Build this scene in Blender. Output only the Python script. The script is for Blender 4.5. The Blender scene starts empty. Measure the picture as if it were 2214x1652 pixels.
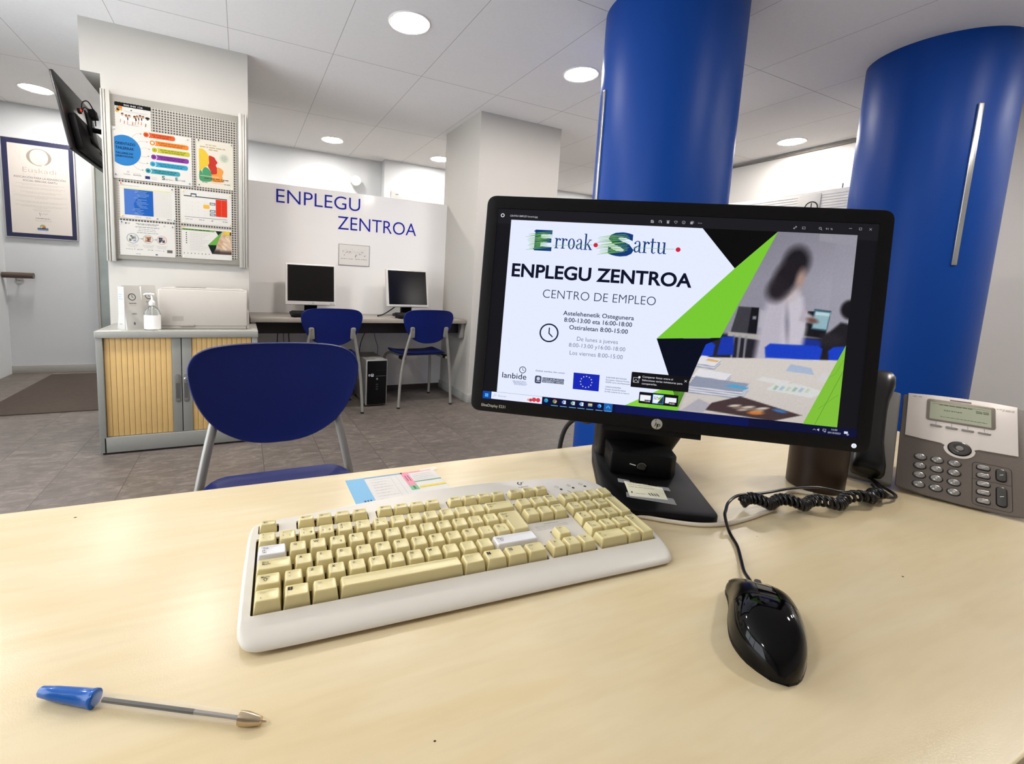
import bpy, math, random
import numpy as np
from mathutils import Matrix, Vector
random.seed(7)
D = bpy.data
SC = bpy.context.scene
COL = SC.collection
PI = math.pi

# ------------------------------------------------------------------ camera, world, exposure
CAMZ = 1.03
RIGHT = Vector((0.903312, -0.426379, 0.047208))
DOWN = Vector((-0.008335, -0.127469, -0.991808))
FWD = Vector((0.428903, 0.895518, -0.118698))
cam_data = D.cameras.new('camera')
cam_data.sensor_fit = 'HORIZONTAL'
cam_data.sensor_width = 36.0
cam_data.lens = 997.65 / 2214 * 36.0
cam_data.shift_x = (1107 - 997.1) / 2214
cam_data.shift_y = (733.8 - 826) / 2214
cam_data.clip_start = 0.02
cam = D.objects.new('camera', cam_data)
COL.objects.link(cam)
rot = Matrix((RIGHT, -DOWN, -FWD)).transposed()
cam.matrix_world = Matrix.Translation((0, 0, CAMZ)) @ rot.to_4x4()
SC.camera = cam

world = D.worlds.new('world')
SC.world = world
SKY_POWER = 5.0           # overcast daylight beyond the added left-hand window
world.use_nodes = True
world.node_tree.nodes['Background'].inputs[0].default_value = (0.86, 0.93, 1.0, 1)
world.node_tree.nodes['Background'].inputs[1].default_value = SKY_POWER
SC.view_settings.view_transform = 'Standard'
SC.view_settings.look = 'None'
SC.view_settings.gamma = 1
SC.view_settings.use_curve_mapping = False
SC.view_settings.exposure = 0.25
LAMP_POWER = 142.0        # radiance of the ceiling light diffusers
CEIL = 2.44
DESK = 0.733

# ------------------------------------------------------------------ materials
def lin(h):
    if not isinstance(h, str):
        return tuple(h)
    c = [int(h[i:i + 2], 16) / 255 for i in (0, 2, 4)]
    return tuple(x / 12.92 if x <= 0.04045 else ((x + 0.055) / 1.055) ** 2.4 for x in c)

MATS = {}
def mat(name, h='cccccc', rough=0.5, metal=0.0, spec=0.5, var=0.04, scale=40.0, bump=0.0, coat=0.0, emit=None, es=0.0, trans=0.0, ior=1.45, alpha=1.0):
    if name in MATS:
        return MATS[name]
    m = D.materials.new(name)
    m.use_nodes = True
    nt = m.node_tree
    b = nt.nodes['Principled BSDF']
    c = lin(h)
    b.inputs['Base Color'].default_value = (*c, 1)
    b.inputs['Roughness'].default_value = rough
    b.inputs['Metallic'].default_value = metal
    b.inputs['Specular IOR Level'].default_value = spec
    b.inputs['IOR'].default_value = ior
    b.inputs['Coat Weight'].default_value = coat
    b.inputs['Transmission Weight'].default_value = trans
    b.inputs['Alpha'].default_value = alpha
    if emit:
        b.inputs['Emission Color'].default_value = (*lin(emit), 1)
        b.inputs['Emission Strength'].default_value = es
    if var > 0 or bump > 0:
        tc = nt.nodes.new('ShaderNodeTexCoord')
        n = nt.nodes.new('ShaderNodeTexNoise')
        n.inputs['Scale'].default_value = scale
        n.inputs['Detail'].default_value = 3
        nt.links.new(tc.outputs['Object'], n.inputs['Vector'])
        if var > 0:
            mx = nt.nodes.new('ShaderNodeMix'); mx.data_type = 'RGBA'
            mx.inputs[6].default_value = (*[x * (1 - var) for x in c], 1)
            mx.inputs[7].default_value = (*[min(1, x * (1 + var)) for x in c], 1)
            nt.links.new(n.outputs['Fac'], mx.inputs[0])
            nt.links.new(mx.outputs[2], b.inputs['Base Color'])
        if bump > 0:
            bp = nt.nodes.new('ShaderNodeBump')
            bp.inputs['Strength'].default_value = bump
            bp.inputs['Distance'].default_value = 0.002
            nt.links.new(n.outputs['Fac'], bp.inputs['Height'])
            nt.links.new(bp.outputs['Normal'], b.inputs['Normal'])
    MATS[name] = m
    return m

def ink(h, rough=0.6):
    return mat('ink_' + h, h, rough=rough, var=0.02, scale=300, spec=0.1)

def glow(h, s=0.85):
    """a colour shown on a lit screen"""
    return mat('screen_%s_%.2f' % (h, s), '000000', rough=0.45, var=0, emit=h, es=s, spec=0.12)

def vcol_mat(name, emit=False):
    if name in MATS:
        return MATS[name]
    m = D.materials.new(name); m.use_nodes = True
    nt = m.node_tree; b = nt.nodes['Principled BSDF']
    a = nt.nodes.new('ShaderNodeVertexColor'); a.layer_name = 'Col'
    if emit:
        b.inputs['Base Color'].default_value = (0, 0, 0, 1)
        nt.links.new(a.outputs['Color'], b.inputs['Emission Color'])
        b.inputs['Emission Strength'].default_value = 0.85
        b.inputs['Roughness'].default_value = 0.45; b.inputs['Specular IOR Level'].default_value = 0.12
    else:
        nt.links.new(a.outputs['Color'], b.inputs['Base Color'])
        b.inputs['Roughness'].default_value = 0.55
    MATS[name] = m
    return m

# ------------------------------------------------------------------ geometry helpers
def fr(o, x, y, z):
    return Matrix(((x[0], y[0], z[0], o[0]), (x[1], y[1], z[1], o[1]), (x[2], y[2], z[2], o[2]), (0, 0, 0, 1)))
def T(x, y, z): return Matrix.Translation((x, y, z))
def RZ(a): return Matrix.Rotation(math.radians(a), 4, 'Z')
def RX(a): return Matrix.Rotation(math.radians(a), 4, 'X')
def RY(a): return Matrix.Rotation(math.radians(a), 4, 'Y')
WALLF = fr((0, 0, 0), (1, 0, 0), (0, 0, 1), (0, -1, 0))      # sheet x -> X, sheet y -> Z, facing -Y

def rect(x0, y0, x1, y1): return [(x0, y0), (x1, y0), (x1, y1), (x0, y1)]
def circ(cx, cy, r, n=24, ry=None):
    return [(cx + r * math.cos(2 * PI * i / n), cy + (ry or r) * math.sin(2 * PI * i / n)) for i in range(n)]
def inset(p, d):
    n = len(p); out = []
    for i in range(n):
        a = Vector(p[i - 1]); b = Vector(p[i]); c = Vector(p[(i + 1) % n])
        e1 = (b - a); e2 = (c - b)
        if e1.length < 1e-9 or e2.length < 1e-9:
            out.append(tuple(b)); continue
        e1.normalize(); e2.normalize()
        n1 = Vector((-e1.y, e1.x)); n2 = Vector((-e2.y, e2.x))
        k = 1 + n1.dot(n2)
        v = (n1 + n2) / max(k, 0.3)
        out.append((b.x + v.x * d, b.y + v.y * d))
    return out
def fillet(p, r, n=4):
    out = []; k = len(p)
    for i in range(k):
        a = Vector(p[i - 1]); b = Vector(p[i]); c = Vector(p[(i + 1) % k])
        d1 = a - b; d2 = c - b
        rr = min(r, d1.length * 0.49, d2.length * 0.49)
        s = b + d1.normalized() * rr; e = b + d2.normalized() * rr
        for j in range(n + 1):
            t = j / n
            q = s * (1 - t) ** 2 + b * 2 * t * (1 - t) + e * t * t
            out.append((q.x, q.y))
    return out
def spline(pts, n=8, closed=False):
    P = [Vector(p) for p in pts]; out = []
    k = len(P)
    for i in range(k if closed else k - 1):
        p0 = P[i - 1] if (i > 0 or closed) else P[0] * 2 - P[1]
        p1 = P[i]; p2 = P[(i + 1) % k]
        p3 = P[(i + 2) % k] if (closed or i + 2 < k) else P[-1] * 2 - P[-2]
        for j in range(n):
            t = j / n
            out.append(0.5 * ((2 * p1) + (p2 - p0) * t + (2 * p0 - 5 * p1 + 4 * p2 - p3) * t * t + (3 * p1 - p0 - 3 * p2 + p3) * t ** 3))
    if not closed: out.append(P[-1])
    return out

FONT_CACHE = {}
def glyphs(s, off=0.0, res=3):
    k = (s, off, res)
    if k not in FONT_CACHE:
        c = D.curves.new('t', 'FONT'); c.body = s; c.offset = off; c.resolution_u = res
        o = D.objects.new('t', c); m = o.to_mesh()
        v = [tuple(x.co)[:2] for x in m.vertices]; f = [tuple(p.vertices) for p in m.polygons]
        o.to_mesh_clear(); D.objects.remove(o); D.curves.remove(c)
        FONT_CACHE[k] = (v, f)
    return FONT_CACHE[k]
CAPH = max(v[1] for v in glyphs('H')[0])

class MB:
    def __init__(s):
        s.v = []; s.f = []; s.mi = []; s.mats = []; s.M = None
    def slot(s, m):
        if m not in s.mats: s.mats.append(m)
        return s.mats.index(m)
    def add(s, vs, fs, m, M=None):
        o = len(s.v); k = s.slot(m)
        for q in vs:
            q = Vector((q[0], q[1], q[2] if len(q) > 2 else 0.0))
            if M is not None: q = M @ q
            if s.M is not None: q = s.M @ q
            s.v.append(tuple(q))
        for q in fs:
            s.f.append([i + o for i in q]); s.mi.append(k)
    def loft(s, rings, m, cap0=True, cap1=True, closed=True, M=None):
        n = len(rings[0]); vs = [q for r in rings for q in r]; fs = []
        for i in range(len(rings) - 1):
            for j in range(n if closed else n - 1):
                a = i * n + j; b = i * n + (j + 1) % n
                fs.append((a, b, b + n, a + n))
        if cap0: fs.append(tuple(range(n))[::-1])
        if cap1: fs.append(tuple(range((len(rings) - 1) * n, len(rings) * n)))
        s.add(vs, fs, m, M)
    def prism(s, poly, z0, z1, m, bev=0.0, M=None, n=2, bot=True):
        R = []
        if bev > 0:
            if bot:
                for i in range(n + 1):
                    a = PI / 2 * i / n
                    R.append([(x, y, z0 + bev * (1 - math.cos(a))) for x, y in inset(poly, bev * (1 - math.sin(a)))])
            else: R.append([(x, y, z0) for x, y in poly])
            for i in range(n + 1):
                a = PI / 2 * i / n
                R.append([(x, y, z1 - bev * (1 - math.sin(a))) for x, y in inset(poly, bev * (1 - math.cos(a)))])
        else:
            R = [[(x, y, z0) for x, y in poly], [(x, y, z1) for x, y in poly]]
        s.loft(R, m, M=M)
    def box(s, a, b, m, bev=0.0, M=None, rc=None):
        p = rect(min(a[0], b[0]), min(a[1], b[1]), max(a[0], b[0]), max(a[1], b[1]))
        if rc or bev: p = fillet(p, rc or bev, 3)
        s.prism(p, min(a[2], b[2]), max(a[2], b[2]), m, bev, M)
    def tube(s, pts, r, m, n=10, caps=True, M=None, sm=0):
        P = spline(pts, sm) if sm else [Vector(p) for p in pts]
        rings = []; up = Vector((0, 0, 1)); prev = None
        for i, p in enumerate(P):
            t = (P[min(i + 1, len(P) - 1)] - P[max(i - 1, 0)])
            if t.length < 1e-9: t = Vector((0, 0, 1))
            t.normalize()
            if prev is None:
                a = up if abs(t.dot(up)) < 0.9 else Vector((1, 0, 0))
                nx = (a - t * a.dot(t)).normalized()
            else:
                nx = prev - t * prev.dot(t)
                nx = nx.normalized() if nx.length > 1e-6 else Vector((1, 0, 0))
            prev = nx; ny = t.cross(nx)
            rr = r[i * (len(r) - 1) // max(1, len(P) - 1)] if isinstance(r, (list, tuple)) else r
            rings.append([tuple(p + (nx * math.cos(2 * PI * k / n) + ny * math.sin(2 * PI * k / n)) * rr) for k in range(n)])
        s.loft(rings, m, caps, caps, M=M)
    def lathe(s, prof, m, n=32, M=None, caps=True):
        s.loft([[(r * math.cos(2 * PI * k / n), r * math.sin(2 * PI * k / n), z) for k in range(n)] for r, z in prof], m, caps, caps, M=M)
    # flat marks: z is the layer above the sheet
    def flat(s, poly, m, z, M=None):
        s.add([(x, y, z) for x, y in poly], [tuple(range(len(poly)))], m, M)
    def ring(s, cx, cy, r, w, m, z, n=32, M=None, a0=0, a1=360, ry=None):
        q = []; full = (a1 - a0) >= 360
        k = n if full else n + 1
        for i in range(k):
            a = math.radians(a0 + (a1 - a0) * i / n)
            ky = (ry / r) if ry else 1
            q.append((cx + (r - w / 2) * math.cos(a), cy + (r - w / 2) * math.sin(a) * ky, z))
            q.append((cx + (r + w / 2) * math.cos(a), cy + (r + w / 2) * math.sin(a) * ky, z))
        fs = []
        for i in range(n):
            a = 2 * i; b = 2 * ((i + 1) % k)
            fs.append((a, a + 1, b + 1, b))
        s.add(q, fs, m, M)
    def line(s, pts, w, m, z, M=None):
        P = [Vector(p[:2]) for p in pts]; n = len(P); q = []
        for i in range(n):
            t = (P[min(i + 1, n - 1)] - P[max(i - 1, 0)])
            t = t.normalized() if t.length > 1e-9 else Vector((1, 0))
            ww = (w[i] if isinstance(w, (list, tuple)) else w) / 2
            q.append((P[i].x - t.y * -ww, P[i].y - t.x * ww, z)); q.append((P[i].x - t.y * ww, P[i].y + t.x * ww, z))
        s.add(q, [(2 * i, 2 * i + 2, 2 * i + 3, 2 * i + 1) for i in range(n - 1)], m, M)
    def text(s, t, x, y, w, h, m, z, off=0.0, align='L', M=None, sl=0.0, res=3):
        """cap height h; width w (None keeps the letters' own width)"""
        v, f = glyphs(t, off, res)
        if not v: return 0
        x0 = min(q[0] for q in v); x1 = max(q[0] for q in v)
        ky = h / CAPH; kx = ky if w is None else w / (x1 - x0)
        W = (x1 - x0) * kx
        ox = x - (0 if align == 'L' else W / 2 if align == 'C' else W)
        s.add([(ox + (q[0] - x0) * kx + sl * q[1] * ky, y + q[1] * ky, z) for q in v], f, m, M)
        return W
    def greek(s, x, y, w, h, m, z, seed=0, M=None):
        """a line of writing too small to read"""
        rn = random.Random(seed * 977 + int(x * 1e5) % 991 + int(y * 1e5) % 997); c = x
        while c < x + w - h:
            L = min(rn.uniform(1.5, 6) * h, x + w - c)
            s.flat(rect(c, y, c + L, y + h), m, z, M); c += L + h * 0.8
    def mesh(s, name, angle=38):
        me = D.meshes.new(name)
        me.from_pydata(s.v, [], s.f)
        for m in s.mats: me.materials.append(m)
        me.polygons.foreach_set('material_index', s.mi)
        me.polygons.foreach_set('use_smooth', [True] * len(s.f))
        me.update()
        me.set_sharp_from_angle(angle=math.radians(angle))
        return me

def obj(name, mb, parent=None, world=False, label=None, angle=38):
    """one mesh object; world=True means mb holds world coordinates and parent is a thing"""
    if world and parent is not None:
        root = parent
        while root.parent is not None: root = root.parent
        inv = root.matrix_basis.inverted()
        mb.v = [tuple(inv @ Vector(q)) for q in mb.v]
    o = D.objects.new(name, mb.mesh(name, angle)); COL.objects.link(o)
    if parent is not None: o.parent = parent
    if label: o['label'] = label
    return o
def tag(o, label, cat, group=None):
    o['label'] = label; o['category'] = cat
    if group: o['group'] = group
    return o
def thing(name, label, cat, loc=(0, 0, 0), rz=0.0, group=None):
    o = D.objects.new(name, None); COL.objects.link(o)
    o.empty_display_size = 0.05
    o.matrix_basis = T(*loc) @ RZ(rz)
    return tag(o, label, cat, group)
def single(name, mb, loc, label, cat, group=None, world=True, angle=38):
    """a thing that is one mesh"""
    if world: mb.v = [(q[0] - loc[0], q[1] - loc[1], q[2] - loc[2]) for q in mb.v]
    o = D.objects.new(name, mb.mesh(name, angle)); COL.objects.link(o); o.location = loc
    return tag(o, label, cat, group)
def struct(name, mb, label=None, cat=None, parent=None):
    o = obj(name, mb, parent)
    o['kind'] = 'structure'
    if label: o['label'] = label
    if cat: o['category'] = cat
    return o
def dup(root, M, label, group=None):
    r = root.copy(); COL.objects.link(r); r.matrix_basis = M; r['label'] = label
    if group: r['group'] = group
    for ch in list(root.children):
        c = ch.copy(); COL.objects.link(c); c.parent = r
        for g in list(ch.children):
            d = g.copy(); COL.objects.link(d); d.parent = c
    return r
def picture(mb_name, x0, y0, x1, y1, nx, ny, fn, parent, M, emit=False, z=0.0):
    """a printed or shown photograph: a fine grid whose points carry the picture's colours"""
    xs = np.linspace(x0, x1, nx); ys = np.linspace(y0, y1, ny)
    X, Y = np.meshgrid(xs, ys)
    Cc = np.clip(fn(X, Y), 0, 1)
    Cl = np.where(Cc <= 0.04045, Cc / 12.92, ((Cc + 0.055) / 1.055) ** 2.4)
    V = np.stack([X.ravel(), Y.ravel(), np.full(X.size, z)], 1)
    if not emit: Cl = Cl * 0.6
    Mn = np.array(M); V = V @ Mn[:3, :3].T + Mn[:3, 3]
    i = np.arange(nx * ny).reshape(ny, nx)
    F = np.stack([i[:-1, :-1], i[:-1, 1:], i[1:, 1:], i[1:, :-1]], -1).reshape(-1, 4)
    me = D.meshes.new(mb_name); me.from_pydata(V.tolist(), [], F.tolist())
    ca = me.color_attributes.new('Col', 'FLOAT_COLOR', 'POINT')
    ca.data.foreach_set('color', np.concatenate([Cl.reshape(-1, 3), np.ones((X.size, 1))], 1).ravel().astype(np.float32))
    me.materials.append(vcol_mat('picture_lit' if emit else 'picture_print', emit))
    o = D.objects.new(mb_name, me); COL.objects.link(o); o.parent = parent
    return o
def hx(h): return np.array([int(h[i:i + 2], 16) / 255 for i in (0, 2, 4)])
class Paint:
    def __init__(s, X, Y, base):
        s.X = X; s.Y = Y; s.C = np.ones(X.shape + (3,)) * hx(base)
    def mix(s, k, h, a=1.0):
        k = np.clip(k, 0, 1)[..., None] * a
        s.C = s.C * (1 - k) + hx(h) * k
    def ell(s, cx, cy, rx, ry, h, soft=0.15, rot=0, a=1.0):
        c, n = math.cos(math.radians(rot)), math.sin(math.radians(rot))
        x = (s.X - cx) * c + (s.Y - cy) * n; y = -(s.X - cx) * n + (s.Y - cy) * c
        d = np.sqrt((x / rx) ** 2 + (y / ry) ** 2)
        s.mix((1 + soft - d) / (2 * soft), h, a)
    def poly(s, pts, h, soft=0.4, a=1.0):
        """convex, counter-clockwise"""
        d = np.full(s.X.shape, 1e9)
        for i in range(len(pts)):
            x0, y0 = pts[i]; x1, y1 = pts[(i + 1) % len(pts)]
            L = math.hypot(x1 - x0, y1 - y0)
            d = np.minimum(d, ((x1 - x0) * (s.Y - y0) - (y1 - y0) * (s.X - x0)) / L)
        s.mix(d / (2 * soft) + 0.5, h, a)
    def noise(s, amp, seed=1):
        rg = np.random.default_rng(seed)
        s.C = s.C + rg.normal(0, amp, s.X.shape)[..., None]

# ------------------------------------------------------------------ room materials
def grid_mat(name, ox, px, oy, py, wx, wy, line, build):
    """a surface of tiles: build(nt, idvector, coords) gives the tile colour socket"""
    m = D.materials.new(name); m.use_nodes = True
    nt = m.node_tree; L = nt.links.new
    b = nt.nodes['Principled BSDF']
    tc = nt.nodes.new('ShaderNodeTexCoord'); sp = nt.nodes.new('ShaderNodeSeparateXYZ')
    L(tc.outputs['Object'], sp.inputs[0])
    def math_(op, a, v=None, c=None):
        n = nt.nodes.new('ShaderNodeMath'); n.operation = op
        if isinstance(a, (int, float)): n.inputs[0].default_value = a
        else: L(a, n.inputs[0])
        if v is not None:
            if isinstance(v, (int, float)): n.inputs[1].default_value = v
            else: L(v, n.inputs[1])
        return n.outputs[0]
    ux = math_('DIVIDE', math_('SUBTRACT', sp.outputs[0], ox), px)
    uy = math_('DIVIDE', math_('SUBTRACT', sp.outputs[1], oy), py)
    def edge(u, w):                       # 1 on a joint
        f = math_('FRACT', u); d = math_('MINIMUM', f, math_('SUBTRACT', 1.0, f))
        return math_('LESS_THAN', d, w)
    lines = math_('MAXIMUM', edge(ux, wx / px / 2), edge(uy, wy / py / 2))
    cb = nt.nodes.new('ShaderNodeCombineXYZ')
    L(math_('FLOOR', ux), cb.inputs[0]); L(math_('FLOOR', uy), cb.inputs[1])
    col = build(nt, cb.outputs[0], tc.outputs['Object'])
    mx = nt.nodes.new('ShaderNodeMix'); mx.data_type = 'RGBA'
    L(lines, mx.inputs[0]); L(col, mx.inputs[6]); mx.inputs[7].default_value = (*lin(line), 1)
    L(mx.outputs[2], b.inputs['Base Color'])
    return m, b, nt
def floor_build(nt, ident, co):
    L = nt.links.new
    wn = nt.nodes.new('ShaderNodeTexWhiteNoise'); wn.noise_dimensions = '3D'; L(ident, wn.inputs['Vector'])
    mp = nt.nodes.new('ShaderNodeMapping'); mp.inputs['Scale'].default_value = (0.8, 1.7, 1)
    ad = nt.nodes.new('ShaderNodeVectorMath'); ad.operation = 'MULTIPLY_ADD'
    L(wn.outputs['Color'], ad.inputs[0]); ad.inputs[1].default_value = (9, 9, 9); L(co, ad.inputs[2])
    L(ad.outputs[0], mp.inputs['Vector'])
    n1 = nt.nodes.new('ShaderNodeTexNoise'); n1.inputs['Scale'].default_value = 15; n1.inputs['Detail'].default_value = 9; n1.inputs['Roughness'].default_value = 0.76; n1.inputs['Distortion'].default_value = 0.8
    L(mp.outputs[0], n1.inputs['Vector'])
    cr = nt.nodes.new('ShaderNodeValToRGB')
    e = cr.color_ramp.elements
    e[0].position = 0.30; e[0].color = (*lin('4f4843'), 1)
    e[1].position = 0.72; e[1].color = (*lin('857b73'), 1)
    k = e.new(0.5); k.color = (*lin('645c56'), 1)
    L(n1.outputs['Fac'], cr.inputs[0])
    hs = nt.nodes.new('ShaderNodeHueSaturation')
    mr = nt.nodes.new('ShaderNodeMapRange'); mr.inputs[3].default_value = 0.9; mr.inputs[4].default_value = 1.1
    L(wn.outputs['Value'], mr.inputs[0]); L(mr.outputs[0], hs.inputs['Value']); L(cr.outputs[0], hs.inputs['Color'])
    return hs.outputs[0]
FLOOR_M, fb, _ = grid_mat('floor_tiles', 0.723, 0.3106, 2.68, 0.33, 0.004, 0.0028, '4a433e', floor_build)
fb.inputs['Roughness'].default_value = 0.42; fb.inputs['Specular IOR Level'].default_value = 0.35
def ceil_build(nt, ident, co):
    L = nt.links.new
    wn = nt.nodes.new('ShaderNodeTexWhiteNoise'); L(ident, wn.inputs['Vector'])
    n1 = nt.nodes.new('ShaderNodeTexNoise'); n1.inputs['Scale'].default_value = 60; n1.inputs['Detail'].default_value = 4
    L(co, n1.inputs['Vector'])
    mx = nt.nodes.new('ShaderNodeMix'); mx.data_type = 'RGBA'
    mx.inputs[6].default_value = (*lin('ebe8e7'), 1); mx.inputs[7].default_value = (*lin('f3f1f0'), 1)
    L(n1.outputs['Fac'], mx.inputs[0])
    return mx.outputs[2]
CEIL_M, cb_, _ = grid_mat('ceiling_tiles', 0.537, 0.597, 3.2, 1.205, 0.0032, 0.004, 'aaa6a3', ceil_build)
cb_.inputs['Roughness'].default_value = 0.85
WALL = mat('wall_paint', 'd2cfcb', rough=0.6, var=0.02, scale=6)
WALLC = mat('wall_paint_cool', 'c3c6c9', rough=0.55, var=0.02, scale=6)
PILLAR = mat('pillar_paint', 'bab6af', rough=0.55, var=0.02, scale=8)
GLOSSW = mat('glossy_white_panel', 'f6f3f0', rough=0.12, var=0.01, scale=3, spec=0.5)
SKIRT = mat('grey_skirting', '9d9c97', rough=0.45, var=0.04)
BLUE = mat('blue_column_laminate', '053c8c', rough=0.42, var=0.05, scale=3, spec=0.22)
STEEL = mat('brushed_steel', 'c9c9c6', rough=0.28, metal=1.0, var=0.05, scale=90)
ALU = mat('satin_aluminium', 'b9b6af', rough=0.42, metal=0.4, var=0.03, scale=90)
BLACKP = mat('black_plastic', '080708', rough=0.48, var=0.15, scale=200, spec=0.22)
GLOSSB = mat('gloss_black', '050405', rough=0.07, var=0, spec=0.55)
RUBBER = mat('black_rubber', '141313', rough=0.7, var=0.1)
WHITEP = mat('white_plastic', 'e8e5e0', rough=0.4, var=0.02)
DESKPAP = mat('desk_paper', 'e6e2dc', rough=0.7, var=0.015, scale=120)
PAPER = mat('white_paper', 'b9b6b0', rough=0.7, var=0.015, scale=120)
CREAMPAP = mat('cream_paper', 'b9b3a5', rough=0.7, var=0.015, scale=120)

XL, XR, YB, YF = -1.945, 4.80, 5.63, -2.2

# ------------------------------------------------------------------ setting
m = MB(); m.box((XL - 0.1, YF - 0.1, -0.1), (XR + 0.1, YB + 0.1, 0.0), FLOOR_M); struct('floor', m)
m = MB(); m.box((XL - 0.1, YF - 0.1, CEIL), (XR + 0.1, YB + 0.1, CEIL + 0.1), CEIL_M); struct('ceiling', m)
m = MB(); m.box((XL - 0.1, YB, 0), (XR + 0.1, YB + 0.1, CEIL), WALLC); struct('wall_back', m)
# left wall: solid at the back, unseen window added forward to brighten the ceiling
WY0, WY1, WZ0, WZ1 = 0.2, 3.3, 0.12, 2.25
m = MB(); m.box((XL - 0.1, WY1, 0), (XL, YB, CEIL), WALLC); m.box((XL - 0.1, YF - 0.1, 0), (XL, WY0, CEIL), WALLC)
m.box((XL - 0.1, WY0, 0), (XL, WY1, WZ0), WALLC); m.box((XL - 0.1, WY0, WZ1), (XL, WY1, CEIL), WALLC); struct('wall_left', m)
m = MB(); nwin = 3
for i in range(nwin + 1):
    y = WY0 + (WY1 - WY0) * i / nwin; m.box((XL - 0.08, y - 0.03, WZ0), (XL - 0.02, y + 0.03, WZ1), SKIRT, 0.004)
m.box((XL - 0.08, WY0, WZ0), (XL - 0.02, WY1, WZ0 + 0.05), SKIRT); m.box((XL - 0.08, WY0, WZ1 - 0.05), (XL - 0.02, WY1, WZ1), SKIRT)
wn = struct('added_window', m)
m = MB(); m.box((XL - 0.055, WY0, WZ0), (XL - 0.049, WY1, WZ1), mat('added_window_glass', 'ffffff', rough=0.02, var=0, alpha=0.08, spec=0.5)); obj('pane', m, wn)
pl = D.lights.new('added_window_portal', 'AREA'); pl.shape = 'RECTANGLE'; pl.size = WY1 - WY0; pl.size_y = WZ1 - WZ0; pl.cycles.is_portal = True  # portal guiding sky light in through the added window
po = D.objects.new('added_window_portal', pl); COL.objects.link(po); po.matrix_basis = fr((XL - 0.09, (WY0 + WY1) / 2, (WZ0 + WZ1) / 2), (0, 1, 0), (0, 0, 1), (1, 0, 0)) @ Matrix.Rotation(PI, 4, 'X')
m = MB(); m.box((XR, YF - 0.1, 0), (XR + 0.1, YB, CEIL), WALL); struct('wall_right', m)
m = MB(); m.box((XL, YF - 0.1, 0), (XR, YF, CEIL), WALL); struct('wall_front', m)
m = MB(); m.box((1.53, 5.50, 0), (2.9, YB, CEIL), WALLC); struct('trim_1', m)
m = MB(); m.box((XL, YB - 0.015, 0), (-1.28, YB, 0.075), SKIRT, 0.003); struct('baseboard_back', m)
m = MB(); m.box((XR - 0.02, 1.5, CEIL - 0.035), (XR, YB, CEIL - 0.012), mat('grey_trim', '77726c', rough=0.6)); struct('trim_2', m)  # grey trim strip just below the ceiling
m = MB(); m.box((XR - 0.012, 1.5, 1.93), (XR, YB, 1.955), WALL); struct('trim_3', m)
# dark steel lift door beside the certificate wall
m = MB(); m.box((-1.25, YB - 0.03, 0), (-0.15, YB, 2.1), mat('dull_steel_door', '7d817c', rough=0.32, metal=0.6, var=0.25, scale=7))
d = struct('door_1', m)
m = MB()
m.box((-1.27, YB - 0.045, 0), (-1.25, YB, 2.12), SKIRT); m.box((-0.15, YB - 0.045, 0), (-0.10, YB, 2.12), SKIRT); m.box((-1.27, YB - 0.045, 2.1), (-0.10, YB, 2.14), SKIRT)
obj('door_frame', m, d)

# pillars
m = MB()
m.box((-0.735, 3.50, 0), (0.047, 4.25, CEIL), PILLAR)
m.box((-0.828, 3.50, 2.147), (-0.735, 4.25, CEIL), PILLAR)
struct('pillar', m, 'wide white square pillar behind the notice board and tambour cabinet', 'pillar')
m = MB()
m.box((1.78, 3.535, 0), (2.585, 4.25, CEIL), PILLAR)
p2 = struct('pillar', m, 'white square pillar at the right end of the far worktop', 'pillar')
m = MB(); m.box((1.768, 3.523, 0), (2.597, 4.25, 0.075), SKIRT, 0.003); obj('baseboard', m, p2)

# white glossy partition with the raised blue sign
m = MB(); m.box((0.047, 4.165, 0.045), (1.78, 4.20, 1.772), GLOSSW)
pan = struct('partition', m, 'glossy white partition wall carrying the blue lettering', 'partition')
m = MB(); m.box((0.047, 4.172, 0), (1.78, 4.195, 0.045), mat('dark_plinth', '4b413b', rough=0.5)); obj('plinth', m, pan)
SIGNB = mat('sign_blue', '11149a', rough=0.4, var=0.03, spec=0.2)
m = MB(); FM = T(0, 4.165, 0) @ WALLF
m.text('ENPLEGU', 0.262, 1.623, 0.686, 0.108, SIGNB, 0.003, off=-0.006, M=FM, res=8)
m.text('ZENTROA', 0.757, 1.454, 0.718, 0.111, SIGNB, 0.003, off=-0.006, M=FM, res=8)
obj('lettering', m, pan)

# white partition behind the columns
m = MB(); m.box((3.55, 1.2, 0), (3.585, 3.7, 1.772), mat('ribbed_white_panel', 'ece9e5', rough=0.3, var=0.02, scale=8))
for k in range(9): m.box((3.547, 1.2, 1.60 + k * 0.018), (3.551, 3.7, 1.606 + k * 0.018), MATS['ribbed_white_panel'])
pb = struct('partition', m, 'white partition wall between the two blue columns', 'partition')
m = MB(); m.tube([(3.567, 1.772, 1.75), (3.567, 1.772, 1.805)], 0.004, SKIRT, 8); obj('rod', m, pb)

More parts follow.
